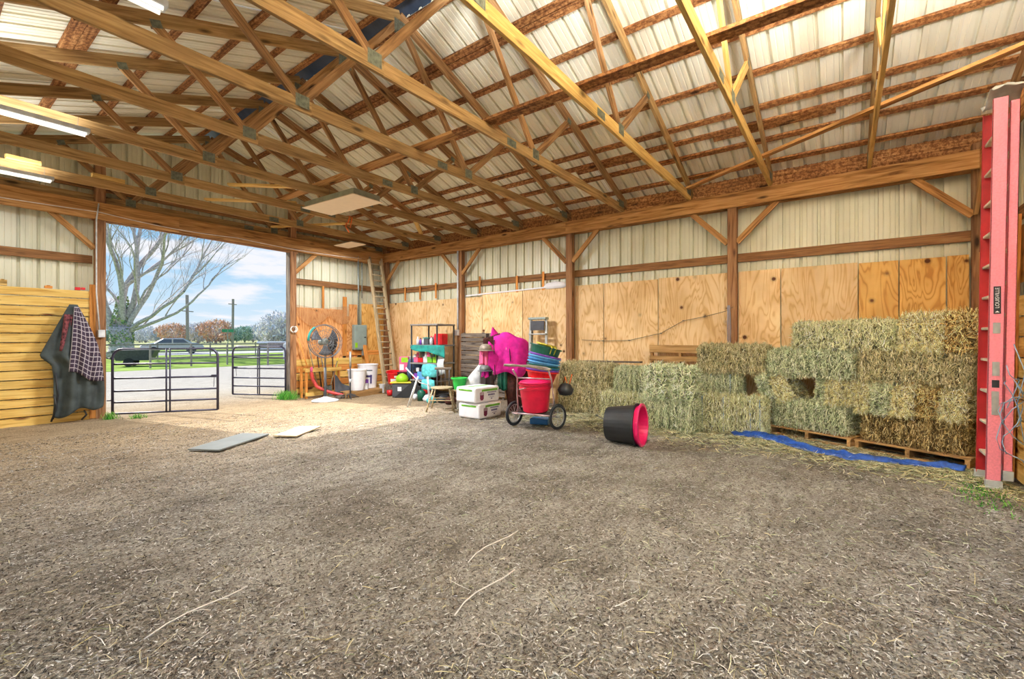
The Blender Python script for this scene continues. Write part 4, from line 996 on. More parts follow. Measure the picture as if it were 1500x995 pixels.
MB().tube([(-.30, -.1, .30), (.30, -.1, .30)], .012, 8).build('frame_tube', Fm, t, smooth=True)
MB().tube([(-.30, .20, .92), (-.1, .30, .97), (.2, .36, 1.0), (.38, .32, 1.0), (.44, .22, .98), (.40, .10, .97), (.1, .06, .98), (-.2, .05, .95), (-.30, .10, .93)], .015, 8, closed=True).build('handle_bar', M_taupe, t, smooth=True)
MB().grid(6, 6, lambda u, v: (lerp(-.28, .28, u), lerp(-.2, .2, v), .235 - .02 * math.sin(PI * u) * math.sin(PI * v))).build('basket_floor', M_dkgrey, t, thick=.004)
for (x0, x1, z) in ((-.3, .3, .78),): MB().tube([(x0, .06, z), (x1, .06, z)], .012, 8).build('frame_tube', Fm, t, smooth=True)
def place(o, x, y, z): o.location = (x, y, z); return o
rb = thing('red_bucket', 'big red muck bucket with lid sitting in the cart', 'bucket', (5.93, 3.92, .26)); rb.rotation_euler = (0, -.06, 0); rb.scale = (1.08, 1.08, 1.0)
b = MB().lathe([(.01, 0), (.17, 0), (.185, .015), (.225, .36), (.235, .365), (.235, .395), (.228, .40), (.228, .43), (.24, .435), (.24, .455), (.01, .46)], 36)
b.build('bucket_body', M_redp, rb, smooth=True).modifiers.new('es', 'EDGE_SPLIT')
MB().lathe([(.01, .46), (.225, .46), (.22, .48), (.10, .50), (.01, .5)], 32).build('lid', M_pinkp, rb, smooth=True)
MB().tube([(.235 * math.cos(g * PI / 10), .235 * math.sin(g * PI / 10), .40 - .06 * math.sin(g * PI / 10)) for g in range(11)], .006, 6).build('bail_handle', M_alu, rb, smooth=True)
# stack of nested tubs above, tilted
lean = (rt * .28 + Vector((0, 0, 1))).normalized(); base0 = Vector((6.18, 3.98, .74))
specs = [('red_tub', M_red2, .14, 'red tub at the bottom of the tilted stack on the cart'), ('purple_tub', M_purple, .03, 'purple tub low in the tilted stack on the cart, above the red one'), ('blue_tub', M_blue, .035, 'blue tub in the tilted stack, right above the lower purple rim'), ('teal_tub', M_dkgreen, .03, 'thin dark teal tub rim in the middle of the tilted stack'),
         ('light_blue_tub', M_ltblue, .045, 'light blue tub in the tilted stack, lower one'), ('blue_tub', M_blue, .04, 'blue tub in the upper half of the tilted stack'), ('light_blue_tub', M_ltblue, .045, 'light blue tub in the tilted stack, just under the purple rim'), ('purple_tub', M_purple, .03, 'purple tub rim just beneath the dark green tub'), ('green_tub', M_dkgreen, .13, 'dark green tub with yellow straps on top of the tilted stack')]
hgt = 0
for i, (nm, m, dh, lb) in enumerate(specs):
    hgt += dh; ll = (rt * (.10 + .02 * i) + Vector((0, 0, 1))).normalized()
    Mx = axial(base0 + lean * (hgt - .2) * .3 + Vector((0, 0, (hgt - .2) * .75)), ll, up=Vector((0, 1, 0)))
    b = tub(MB(), .19 + .004 * i, .25, .20, M=Mx, rim=.022); o = b.build(nm, m, None); tag(o, lb, 'tub', 'nested tubs stacked on the cart')
    if nm == 'green_tub':
        bb = MB()
        for g in (-2.2, -1.9): bb.tube([Mx @ Vector((r * math.cos(g), r * math.sin(g), z)) for r, z in ((.245, .10), (.262, .19), (.276, .21), (.22, .215))], .009, 6)
        bb.build('strap', M_yellow, o, smooth=True)
        bb = MB(); tub(bb, .12, .15, .05, M=axial(Mx.translation + ll * .19, ll, up=Vector((0, 1, 0)))); bb.build('inner_dish', M_yellow, o)
b = MB().box((6.15, 3.98, .07), (.2, .30, .09), rz=.3); tag(b.build('blue_crate', M_blue, bevel=.01), 'blue container on the floor beneath the cart', 'crate'); b = None
tag(MB().tube([(6.28, 3.62, .70), (6.2, 3.55, .8), (6.26, 3.52, .62), (6.3, 3.48, .84)], .010, 6).build('orange_strap', M_orange, smooth=True), 'orange strap end hanging at the right of the cart', 'strap')
tag(MB().lathe([(.01, 0), (.10, .02), (.13, .10), (.08, .18), (.01, .2)], 12, Matrix.Translation((6.22, 3.55, .5))).build('black_bag', M_black, smooth=True), 'small black bag hanging on the right side of the cart', 'bag')

# ------------------------------------------------------------------ bagged shavings
def shavings(loc, rz, label):
    t = thing('shavings_package', label, 'package', loc, rz, 'stacked white packages')
    L_, D_, H_ = .62, .50, .27
    o = MB().box((0, 0, H_ / 2), (L_, D_, H_)).build('package_body', M_white, t); md = o.modifiers.new('b', 'BEVEL'); md.width = .035; md.segments = 4
    # printed long side faces -y, short side faces -x
    MB().box((.05, -D_ / 2 - .001, H_ - .055), (.40, .004, .035)).build('green_band', M_pkgreen, t)
    MB().box((-L_ / 2 - .001, 0, H_ - .05), (.004, .34, .03)).box((0, 0, H_ + .001), (.5, .08, .003)).build('green_band', M_pkgreen, t)
    b = MB().box((-.15, -D_ / 2 - .002, .10), (.09, .004, .07))
    b.box((-.15, -D_ / 2 - .002, .06), (.06, .004, .03))
    for q in range(4): b.box((-.19 + q * .027, -D_ / 2 - .002, .15 + .008 * (q % 3)), (.012, .004, .07))
    b.build('print_mark', M_maroon, t)
    Mt = Matrix(((1, 0, 0, .10), (0, 0, -1, -D_ / 2 - .003), (0, 1, 0, .165), (0, 0, 0, 1)))
    text('HAND', .035, Mt, M_ink, t) if False else None
    for zz_, ww, hh in ((.175, .22, .018), (.13, .17, .032), (.085, .12, .008), (.06, .03, .02)):
        b = MB(); x = .10 - ww / 2
        while x < .10 + ww / 2: b.box((x, -D_ / 2 - .002, zz_), (.014, .003, hh)); x += .022
        b.build('print_line', M_ink, t)
    return t
shavings((6.22, 5.32, .0), math.radians(0), 'lower white plastic package with green band, at the edge of the sunlight')
shavings((6.2, 5.36, .275), math.radians(-4), 'upper white plastic package with green band, resting on the other one')

# ------------------------------------------------------------------ pink rug and tack rack
t = thing('saddle_rack', 'dark wooden saddle rack beneath the pink rug', 'rack', (6.85, 5.2, 0), math.atan2(-.8039, .5948))
for x in (-.3, .38):
    for y in (-.2, .2): board('leg', (x, y, 0), (x, y * .2, .95), .05, .05, M_dkbrown, t, up=(0, 1, 0))
board('top_bar', (-.42, 0, .97), (.45, 0, .97), .10, .10, M_dkbrown, t)
board('upright', (-.36, -.05, 0), (-.36, -.05, 1.5), .06, .06, M_dkbrown, t, up=(0, 1, 0))
def rug(u, v):   # u along the bar, v across: inverted U, higher toward the middle of its back
    x = lerp(-.24, .42, u); w_ = .20 + .06 * math.sin(u * 2.4); top = 1.50 - .10 * max(0, u - .45) ** 1.3 * 2.4 - .03 * math.cos(u * 9)
    rnd = 1 - (max(0, u - .72) / .28) ** 2.2 * .55
    a = (v - .5) * 2; d = abs(a)
    y = math.copysign(min(1, d * 2.2) ** .7, a) * w_ * rnd if d > 0 else 0
    z = top - .04 * (d * 2) ** 2 - max(0, d - .32) * .86 * rnd - (1 - rnd) * .16
    y += .012 * math.sin(u * 26) * max(0, d - .3)
    return (x, y * 1.0, z)
t2 = thing('horse_rug', 'bright pink horse rug draped over the saddle rack with a pointed hood', 'horse rug', (6.85, 5.2, 0), math.atan2(-.8039, .5948))
MB().grid(24, 24, rug).build('rug_body', M_pinkc, t2, smooth=True, thick=.012)
def hood(u, v):  # pointed hood tilted up towards the left
    a = (v - .5) * 2; r = lerp(.22, .12, u); x = lerp(-.10, -.27, u) - .05 * abs(a); z = lerp(1.42, 1.62, u) - abs(a) ** 1.5 * lerp(.42, .40, u); y = math.sin(a * 1.5) * r
    return (x, y, z)
MB().grid(10, 16, hood).build('hood', M_pinkc, t2, smooth=True, thick=.012)
MB().tube([(.08, -.262, .98), (.06, -.25, 1.2), (.0, -.23, 1.38), (-.08, -.12, 1.49)], .009, 6).build('seam_trim', M_black, t2, smooth=True)
MB().grid(8, 8, lambda u, v: (lerp(-.34, -.12, u), -.16 - .05 * math.sin(v * 3) , lerp(1.30, .82, v) + .05 * math.cos(u * 5))).build('chest_flap', M_pinkc, t2, smooth=True, thick=.01)
tag(MB().grid(22, 14, lambda u, v: (lerp(6.72, 7.10, u) + .03 * math.sin(v * 9), lerp(5.20, 4.68, u) - .10 + .05 * math.sin(u * 24) * v, lerp(.98, .03, v))).build('brown_blanket', M_brown, smooth=True, thick=.02), 'dark brown fleece blanket hanging to the floor under the pink rug', 'blanket')
tag(MB().grid(8, 10, lambda u, v: (lerp(6.50, 6.66, u), lerp(5.55, 5.28, u) - .06 + .02 * math.sin(u * 18), lerp(1.50, 1.18, v) - .1 * (1 - u))).build('brown_fleece', M_brown, smooth=True, thick=.02), 'dark brown fleece hood lining above the taupe helmet', 'fleece')
def helmet(loc, r, m, label, mv):
    t = thing('riding_helmet', label, 'riding helmet', loc, math.atan2(-.5948, -.8039) + PI / 2 + .5, 'riding helmets on the rack')
    MB().lathe([(r * 1.02, 0), (r * 1.03, r * .35), (r * .95, r * .65), (r * .7, r * .95), (r * .35, r * 1.08), (.005, r * 1.1)], 24, squash=1.15).build('shell', m, t, smooth=True)
    MB().grid(12, 3, lambda u, v: ((r + v * .05) * math.cos(PI + u * PI), (r * 1.15 + v * .06) * math.sin(PI + u * PI), .01 - v * .015)).build('peak', mv, t, smooth=True, thick=.006)
    b = MB().tube([(-r, 0, .01), (-r * .8, -.02, -.08), (0, -.03, -.12), (r * .8, -.02, -.08), (r, 0, .01)], .005, 5); b.build('chin_strap', M_black, t, smooth=True)
helmet((6.50, 5.42, 1.18), .115, M_taupe, 'taupe riding helmet hanging at the upper left of the rack', M_taupe)
helmet((6.50, 5.44, .80), .10, M_greyh, 'grey ventilated riding helmet hanging below the taupe one', M_dkgrey)
def drape(name, x0, y0, x1, y1, z0, z1, m, label, cat='cloth', fold=.02, seed=0):
    o = MB().grid(12, 10, lambda u, v: (lerp(x0, x1, u) + fold * math.sin(u * 17 + seed) * (.3 + v), lerp(y0, y1, u) + fold * math.cos(u * 13 + seed) * (.3 + v), lerp(z0, z1, v) + .02 * math.sin(u * 9 + seed))).build(name, m, smooth=True, thick=.008)
    return tag(o, label, cat)
drape('pink_cloth', 6.45, 5.52, 6.54, 5.36, 1.20, .90, M_pinkl, 'rose pink cloth hanging between the two riding helmets')
drape('pink_cloth', 6.44, 5.46, 6.52, 5.36, .82, .68, M_pinkc, 'small bright pink cloth beneath the grey helmet')
drape('dark_halter', 6.47, 5.50, 6.60, 5.26, .72, .50, M_dkbrown, 'dark halters hanging beneath the grey helmet', 'halter')
drape('teal_bag', 6.62, 5.22, 6.72, 5.06, .90, .44, M_dkgreen, 'dark teal bag hanging right of the helmets', 'bag')
tag(MB().tube([(6.66 + .0 * g, 5.16 + .10 * math.cos(g * PI / 8), 1.22 + .10 * math.sin(g * PI / 8)) for g in range(-9, 4)], .012, 6).build('lead_rope', M_rope, smooth=True), 'white rope loop hanging on the pink rug', 'rope')
b = MB(); 
for q in range(3): b.tube([(6.55 + .02 * q, 5.27, 1.38), (6.55 + .02 * q, 5.26, 1.0), (6.56 + .02 * q, 5.24, .6 + .04 * q)], .008, 5)
tag(b.build('leather_straps', M_dkbrown, smooth=True), 'brown leather straps hanging from the hood of the rug', 'straps')
# slumped white bag
b = MB().grid(14, 10, lambda u, v: (lerp(6.50, 6.72, u) - .10 * math.sin(PI * v) * math.sin(PI * u), lerp(6.15, 5.72, u), (1 - v) * (.35 + .60 * u) + .0))
tag(b.build('white_bag', M_dirtywhite, smooth=True, thick=.02), 'slumped white feed bag left of the tack rack', 'bag')
# dark slatted panel against the wall
t = thing('slatted_panel', 'dark grey weathered slatted panel leaning on the plywood behind the helmets', 'panel', (8.1, 6.85, 0))
for i in range(14): board('slat', (-.02 - .006 * (i % 2), -.68 + R.uniform(-.01, .01), .12 + i * .105), (-.02 - .006 * (i % 2), .66, .12 + i * .105 + R.uniform(-.008, .008)), .02, .088, M_greyw, t)
for y in (-.6, 0, .6): board('batten', (.02, y, 0), (.02, y, 1.55), .03, .05, M_greyw, t, up=(0, 1, 0))

# ------------------------------------------------------------------ shelf unit with its clutter
SH = Vector((7.52, 7.98, 0)); SHA = math.atan2(7.49 - 8.24, 7.27 - 7.21)    # local x from its left front corner to the right one
t = thing('shelf_unit', 'black wire and plastic shelving unit beside the post', 'shelf', (7.55, 7.95, 0), SHA)
SX, SY = .80, .60
for (x, y) in ((-SX/2, -SY/2), (SX/2, -SY/2), (-SX/2, SY/2), (SX/2, SY/2)): MB().tube([(x, y, 0), (x, y, 1.74)], .020, 6).build('upright', M_black, t, smooth=True)
for z in (.10, .42, .82, 1.24, 1.73): MB().box((0, 0, z), (SX + .06, SY + .05, .035)).build('shelf_board', M_shelf if z > .3 else M_dkgrey, t, bevel=.008)
cs, sn = math.cos(SHA), math.sin(SHA)
def sp(x, y, z): return (7.55 + x * cs - y * sn, 7.95 + x * sn + y * cs, z)
def bottle(x, y, z, r, h, m, label, grp='bottles and tubs on the shelf', cap=None):
    t = thing('bottle', label, 'bottle', sp(x, y, z), 0, grp)
    MB().lathe([(.005, 0), (r, 0), (r, h * .62), (r * .45, h * .78), (r * .42, h * .86)], 12).build('bottle_body', m, t, smooth=True)
    MB().lathe([(.005, 0), (r * .5, 0), (r * .5, h * .14), (.005, h * .14)], 10, Matrix.Translation((0, 0, h * .86))).build('cap', cap or M_white, t)
def boxy(name, cat, x, y, z, d, m, label, rz=0, grp=None):
    o = MB().box((0, 0, d[2] / 2), d).build(name, m, bevel=min(d) * .08); o.location = sp(x, y, z); o.rotation_euler = (0, 0, SHA + rz); tag(o, label, cat, grp)
y0 = -.16
bottle(-.33, y0, 1.26, .035, .19, M_white, 'white bottle at the left end of the upper shelf')
bottle(-.24, y0, 1.26, .03, .16, M_purple, 'purple bottle second from the left on the upper shelf', cap=M_black)
bottle(-.15, y0, 1.26, .04, .17, M_dirtywhite, 'grey-white bottle third from the left on the upper shelf')
boxy('dark_tin', 'tin', -.02, y0, 1.26, (.14, .12, .15), M_dkgrey, 'dark grey tin with a pale lid in the middle of the upper shelf')
boxy('tin_lid', 'lid', -.02, y0, 1.412, (.17, .14, .02), M_teal, 'pale teal lid lying on the dark tin of the upper shelf')
bottle(.10, y0, 1.26, .04, .20, M_dirtywhite, 'white spray bottle right of the dark tin', cap=M_pinkp)
boxy('pink_bag', 'bag', .16, .0, 1.26, (.16, .14, .22), M_pinkl, 'pink bag behind the shelf upright on the upper shelf')
boxy('red_bag', 'bag', .30, -.05, 1.26, (.24, .22, .26), M_red2, 'bright red bag at the right of the upper shelf')
for i, (x, m, h, lb) in enumerate(((-.32, M_pinkl, .13, 'coral basket at the left of the middle shelf'), (-.18, M_red2, .11, 'red basket in the middle shelf next to the coral one'), (-.02, M_dirtywhite, .15, 'white jar heap centre of the middle shelf'), (.1, M_pkgreen, .20, 'green-capped pot on the middle shelf'), (.27, M_lime, .22, 'lime green pot at the right of the middle shelf'))):
    boxy('basket', 'basket', x, y0 - .02, .84, (.13, .14, h), m, lb, rz=.1 * i)
for i, (x, m, lb) in enumerate(((-.33, M_dirtywhite, 'white cup standing in the coral basket'), (-.24, M_pinkl, 'pink cup between the two red baskets'), (-.07, M_blue, 'blue cup left of the white jars'), (.04, M_dirtywhite, 'grey cup right of the white jars'))):
    bottle(x, y0 + .03, .97, .03, .11, m, lb, 'small cups on the middle shelf')
for i, (x, z, w_, h, m, lb) in enumerate(((-.30, .44, .10, .14, M_purple, 'purple box on the lower shelf at the left'), (-.14, .44, .22, .18, M_ltblue, 'light blue box with dark mark on the lower shelf'), (.08, .44, .14, .15, M_dirtywhite, 'white box on the lower shelf beside the blue box'), (.26, .44, .16, .16, M_brown, 'brown box on the lower shelf at the right'), (-.28, .12, .2, .16, M_black, 'black box on the bottom shelf'), (.0, .12, .18, .14, M_red2, 'red tin on the bottom shelf'))):
    boxy('storage_box', 'box', x, y0 - .03, z, (w_, .16, h), m, lb, rz=.07 * i)
boxy('mark_plate', 'label', -.12, y0 - .12, .50, (.04, .01, .08), M_ink, 'dark blue mark on the light blue box') if False else None
for i in range(9): boxy('small_tub', 'tub', -.34 + i * .075, y0 + .14, 1.26, (.05, .06, .10 + .04 * (i % 3)), (M_dirtywhite, M_dkgrey, M_taupe)[i % 3], 'small jar in the back row of the upper shelf', rz=i * .3, grp='back row of jars on the upper shelf')
for i in range(8): boxy('crumpled_pouch', 'pouch', -.33 + i * .085, y0 - .08, .96 + .02 * (i % 2), (.07, .05, .07 + .03 * (i % 3)), (M_dirtywhite, M_pinkl, M_taupe, M_dkgrey)[i % 4], 'small pouch heaped on the middle shelf', rz=i * .7, grp='pouches heaped on the middle shelf')
for i in range(9): boxy('small_box', 'box', -.36 + i * .088, y0 - .06, .60 + .02 * (i % 3), (.07, .07, .06 + .03 * (i % 2)), (M_dkbrown, M_dirtywhite, M_dkgrey, M_purple)[i % 4], 'small box heaped on the lower shelf', rz=i * .5, grp='small boxes heaped on the lower shelf')
# teal cloth hanging over the shelf right half
def tealf(u, v):
    x = lerp(-.36, .66, u); d = v; return sp(x, -.34 - .05 * math.sin(u * 11) * v - .05 * v, 1.25 - (.04 + .14 * u) * v * 1.5 - .03 * math.sin(u * 7) * v)
o = MB().grid(20, 6, tealf).build('teal_cloth', M_teal, smooth=True, thick=.006); tag(o, 'teal cloth draped along the front edge of the upper shelf', 'cloth')
o = MB().grid(8, 8, lambda u, v: sp(lerp(.42, .62, u), -.30 + .03 * math.sin(v * 8), lerp(1.10, .55, v) + .06 * u)).build('grey_cloth', M_dirtywhite, smooth=True, thick=.01); tag(o, 'grey and white cloth hanging at the right end of the shelf', 'cloth')
o = MB().lathe([(.01, 0), (.20, .01), (.225, .08), (.22, .22), (.19, .29), (.01, .31)], 20, squash=.4).build('teal_cushion', M_tealf, smooth=True); o.location = sp(.27, -.42, .52); o.rotation_euler = (0, 0, SHA); tag(o, 'turquoise patterned cushion bag on the right of the shelf', 'cushion')
o = MB().lathe([(.01, 0), (.19, .01), (.20, .10), (.18, .22), (.01, .25)], 20, squash=.4).build('teal_cushion', M_tealf, smooth=True); o.location = sp(.27, -.46, .24); o.rotation_euler = (0, 0, SHA); tag(o, 'pale turquoise cushion bag below the patterned one', 'cushion')

# ------------------------------------------------------------------ round stool with a back, green bucket
t = thing('wooden_chair', 'small weathered folding wooden chair standing in the sunlight', 'chair', (6.22, 6.30, 0), math.atan2(-.8039, .5948))
MB().lathe([(.01, 0), (.21, 0), (.215, .01), (.21, .025), (.01, .028)], 20, Matrix.Translation((0, 0, .44))).build('seat', M_ladw, t)
for (x, y) in ((-.2, -.13), (.2, -.13), (-.18, .18), (.18, .18)): MB().tube([(x * .75, y * .8, .45), (x * 1.35, y * 1.35, 0)], .016, 7).build('leg', M_ladw, t, smooth=True)
for z, k in ((.22, 1.05),): MB().tube([(-.2 * k, -.15, z), (.2 * k, -.15, z)], .011, 6).build('stretcher', M_ladw, t, smooth=True); MB().tube([(-.18, .2, z), (.18, .2, z)], .011, 6).build('stretcher', M_ladw, t, smooth=True)
for x in (-.12, .12): MB().tube([(x, .17, .45), (x, .20, .80)], .011, 6).build('back_post', M_dkgrey, t, smooth=True)
MB().box((0, .20, .81), (.34, .03, .05)).build('back_rail', M_greyw, t, bevel=.01)
for x in (-.04, .04): MB().tube([(x, .18, .45), (x, .2, .80)], .007, 6).build('spindle', M_dkgrey, t, smooth=True)
o = thing('green_bucket', 'bright green bucket standing right of the wooden chair', 'bucket', (6.45, 6.05, .42))
tub(MB(), .10, .145, .22).build('bucket_body', M_green, o); MB().tube([(.15 * math.cos(g * PI / 10), .15 * math.sin(g * PI / 10), .22 - .05 * math.sin(g * PI / 10)) for g in range(11)], .004, 5).build('bail_handle', M_alu, o, smooth=True)
o = thing('side_table', 'low wooden stand beneath the green bucket', 'stand', (6.47, 6.03, 0))
MB().box((0, 0, .40), (.26, .26, .03)).build('top', M_ladw, o)
for x in (-.1, .1):
    for y in (-.1, .1): MB().tube([(x, y, .39), (x * 1.2, y * 1.2, 0)], .013, 6).build('leg', M_ladw, o, smooth=True)
# white folding trestle behind the chair
o = thing('white_trestle', 'white folding trestle frame leaning behind the wooden chair', 'trestle', (6.35, 7.05, 0), math.atan2(-.8039, .5948))
for x, y in ((-.25, -.1), (-.25, .12), (.2, -.1), (.2, .12)): MB().tube([(x, y, 0), (x + (.2 if x < 0 else -.05), y * .3, .62)], .012, 6).build('leg', M_dirtywhite, o, smooth=True)
MB().tube([(-.30, 0, .80), (-.02, 0, .5), (.22, 0, .42)], .012, 6).build('brace', M_dirtywhite, o, smooth=True)

# ------------------------------------------------------------------ clutter in front of the corner
def tb(name, cat, loc, r0, r1, h, m, label, rx=0, ry=0, rz=0, rim=.012, par=None):
    t = thing(name, label, cat, loc); t.rotation_euler = (rx, ry, rz)
    tub(MB(), r0, r1, h, rim=rim).build('bucket_body', m, t)
    MB().tube([(r1 * 1.06 * math.cos(g * PI / 10), r1 * 1.06 * math.sin(g * PI / 10) , h - .03 - .07 * math.sin(g * PI / 10)) for g in range(11)], .004, 5).build('bail_handle', M_alu, t, smooth=True)
    return t
# timber sill on which the white buckets stand
t = thing('timber_sill', 'long low timber under the white buckets', 'timber', (6.8, 9.55, 0))
board('beam', (-.65, -.12, .07), (.68, -.02, .07), .09, .14, M_pallet, t); board('beam', (-.6, .22, .06), (.7, .3, .06), .09, .12, M_greyw, t); board('deck_board', (-.6, .06, .135), (.65, .14, .135), .3, .02, M_pallet, t)
tb('white_bucket', 'bucket', (6.62, 9.62, .15), .17, .225, .50, M_white, 'plain white muck bucket left of the printed one')
t = tb('white_bucket', 'bucket', (7.10, 9.86, .15), .21, .25, .60, M_white, 'large white bucket printed with a purple mark')
Mx = Matrix.Translation((0, 0, 0))
def on_cyl(par, r, a, z, w, h, m, name='print_mark', n=6, slant=0):
    b = MB().grid(n, 1, lambda u, v: ((r + slant * (z + h * v)) * math.cos(a + (u - .5) * w / r), (r + slant * (z + h * v)) * math.sin(a + (u - .5) * w / r), z + h * v)); return b.build(name, m, par, thick=.002)
aa = math.atan2(-.62, -.78) + .15
on_cyl(t, .232, aa - .15, .05, .16, .18, M_purple, slant=.03); on_cyl(t, .232, aa + .25, .28, .14, .05, M_ink, slant=.03); on_cyl(t, .232, aa + .2, .44, .18, .025, M_dkgrey, slant=.03); on_cyl(t, .232, aa + .45, .12, .04, .22, M_ink, slant=.03)
tb('small_pot', 'pot', (6.83, 9.55, .15), .05, .055, .14, M_dirtywhite, 'small white pot between the two white buckets'); tb('small_pot', 'pot', (7.28, 9.52, .02), .06, .065, .22, M_dirtywhite, 'white pot with dark label right of the printed bucket')
t = tb('red_bucket', 'bucket', (7.35, 9.15, .28), .13, .17, .30, M_red2, 'red bucket with a white label tilted below the wooden ladder', rx=.15, ry=-.12)
on_cyl(t, .158, aa, .08, .12, .08, M_white, 'label', slant=.08); on_cyl(t, .165, aa + .3, .19, .05, .05, M_white, 'label', slant=.08)
tag(MB().box((7.38, 9.18, .14), (.3, .3, .27)).build('wooden_crate', M_greyw, bevel=.01), 'dark wooden crate under the tilted red bucket', 'crate')
tag(MB().lathe([(.01, 0), (.07, 0), (.08, .12), (.01, .13)], 14, Matrix.Translation((7.08, 8.95, .02))).build('red_pot', M_red2, smooth=True), 'small red pot left of the dark storage tote', 'pot')
t = thing('storage_tote', 'dark grey storage tote with a yellow lid in front of the corner', 'tote', (7.22, 8.62, 0), -.95)
MB().box((0, 0, .17), (.46, .34, .34)).build('tote_body', M_dkgrey, t, bevel=.02); MB().box((0, 0, .35), (.56, .40, .025)).build('lid', M_yellow, t, bevel=.008); MB().box((-.05, -.175, .20), (.09, .006, .10)).build('label', M_white, t)
tag(MB().lathe([(.01, 0), (.135, .0), (.16, .07), (.13, .14), (.05, .19), (.01, .20)], 20, Matrix.Translation((7.18, 8.62, .365)), squash=.9).build('lime_helmet', M_lime, smooth=True), 'lime green round helmet on the yellow-lidded tote', 'helmet')
tag(MB().lathe([(.01, 0), (.10, .02), (.14, .12), (.12, .24), (.01, .28)], 18, Matrix.Translation((7.48, 8.42, .36))).build('red_ball', M_red2, smooth=True), 'shiny red ball in the blue net beside the shelf', 'ball')
tag(MB().grid(10, 10, lambda u, v: (lerp(7.33, 7.58, u) - .06 * math.sin(PI * v), lerp(8.55, 8.22, u) - .06 * math.sin(PI * u), lerp(.95, .45, v) - .1 * abs(u - .5))).build('blue_net', M_net, smooth=True, thick=.01), 'navy hay net slumped over the red ball', 'net')
o = MB().box((0, 0, .19), (.24, .10, .38)).build('feed_bag', M_pinkl, bevel=.03); o.location = (7.38, 8.78, .58); o.rotation_euler = (0, 0, -.9); tag(o, 'printed pink and green feed bag above the lime helmet', 'bag')
MB().box((.02, -.052, .30), (.16, .008, .12)).build('green_print', M_lime, o); MB().box((-.05, -.052, .12), (.10, .008, .14)).build('white_print', M_white, o)
tag(MB().box((7.42, 8.82, .29), (.26, .26, .58)).build('carton', M_brown, bevel=.01), 'dark carton behind the yellow-lidded tote', 'carton')
t = thing('clear_tote', 'milky plastic tote standing left of the shelf', 'tote', (7.85, 8.72, .62), -1.0)
MB().add([(-.22, -.15, 0), (.22, -.15, 0), (.22, .15, 0), (-.22, .15, 0), (-.27, -.19, .32), (.27, -.19, .32), (.27, .19, .32), (-.27, .19, .32)], [(0, 3, 2, 1), (4, 5, 6, 7), (0, 1, 5, 4), (1, 2, 6, 5), (2, 3, 7, 6), (3, 0, 4, 7)]).build('tote_body', M_tote, t, bevel=.015)
MB().box((0, 0, .325), (.58, .42, .02)).build('rim', M_tote, t)
tag(MB().box((7.86, 8.72, .31), (.45, .45, .60)).build('carton', M_dkgrey, bevel=.01), 'tall dark box beneath the milky plastic tote', 'carton')
tag(MB().lathe([(.01, 0), (.10, .03), (.12, .06), (.05, .13), (.01, .15)], 12, Matrix.Translation((7.8, 8.62, .97))).build('dark_boot', M_dkbrown, smooth=True), 'dark bundle lying on the milky tote', 'bundle')
tag(MB().box((7.90, 8.85, .975), (.12, .2, .05)).build('orange_box', M_orange, bevel=.01), 'flat orange box on the milky tote', 'box')
o = MB().add([(6.95, 8.62, .0), (7.26, 8.16, .0), (7.30, 8.16, .52), (7.22, 8.70, .0)], [(0, 1, 2), (1, 3, 2), (0, 2, 3), (0, 3, 1)]).build('black_sheet', M_black); tag(o, 'black rubber sheet folded into a wedge between tote and shelf', 'rubber sheet')
tag(MB().lathe([(.01, 0), (.09, 0), (.09, .20), (.05, .24), (.01, .25)], 16, Matrix.Translation((6.98, 7.72, .0))).build('green_canister', M_dkgreen, smooth=True), 'dark green canister on the floor left of the trestle', 'canister')
for i, (x, y, z, s, m, lb) in enumerate(((6.95, 7.45, .0, .15, M_dirtywhite, 'white lump of packaging under the shelf'), (6.85, 7.25, 0, .13, M_tealf, 'turquoise bundle on the floor before the shelf'), (7.02, 7.05, .0, .16, M_black, 'black bundle on the floor right of the turquoise one'), (6.98, 6.80, .0, .15, M_brown, 'brown bundle behind the green bucket stand'))):
    tag(MB().lathe([(.01, 0), (s * .8, .01), (s, s * .5), (s * .6, s), (.01, s * 1.1)], 14, Matrix.Translation((x, y, z)), squash=.8).build('bundle', m, smooth=True), lb, 'bundle')
tag(MB().lathe([(.01, 0), (.05, 0), (.06, .09), (.03, .13), (.01, .13)], 12, Matrix.Translation((7.0, 7.95, .0))).build('white_jug', M_white, smooth=True), 'small white jug beside the green canister', 'jug')

# ------------------------------------------------------------------ fan, tool rack and tools
t = thing('pedestal_fan', 'tall grey pedestal fan with a round wire cage', 'fan', (5.68, 9.45, 0))
MB().lathe([(.01, 0), (.30, 0), (.28, .02), (.10, .07), (.03, .10), (.01, .1)], 24).build('base', M_dirtywhite, t, smooth=True)
MB().tube([(0, 0, .05), (-.005, 0, .75)], .028, 10).build('pole', M_dkgrey, t, smooth=True); MB().tube([(-.005, 0, .72), (-.01, 0, 1.30)], .018, 10).build('pole', M_fan, t, smooth=True)
hd = bpy.data.objects.new('fan_head', None); link(hd, t); hd.location = (-.06, -.06, 1.34)
hd.rotation_euler = (PI / 2 - .12, 0, math.atan2(-9.4, -5.6) + PI / 2 + .45)
def ring(b, r, z, rad, n=32): b.tube([(r * math.cos(g * 2 * PI / n), r * math.sin(g * 2 * PI / n), z) for g in range(n)], rad, 5, closed=True)
b = MB(); ring(b, .37, 0, .011); ring(b, .37, .08, .008); ring(b, .25, .13, .004); ring(b, .13, .15, .004); ring(b, .25, -.07, .004); ring(b, .08, .155, .006)
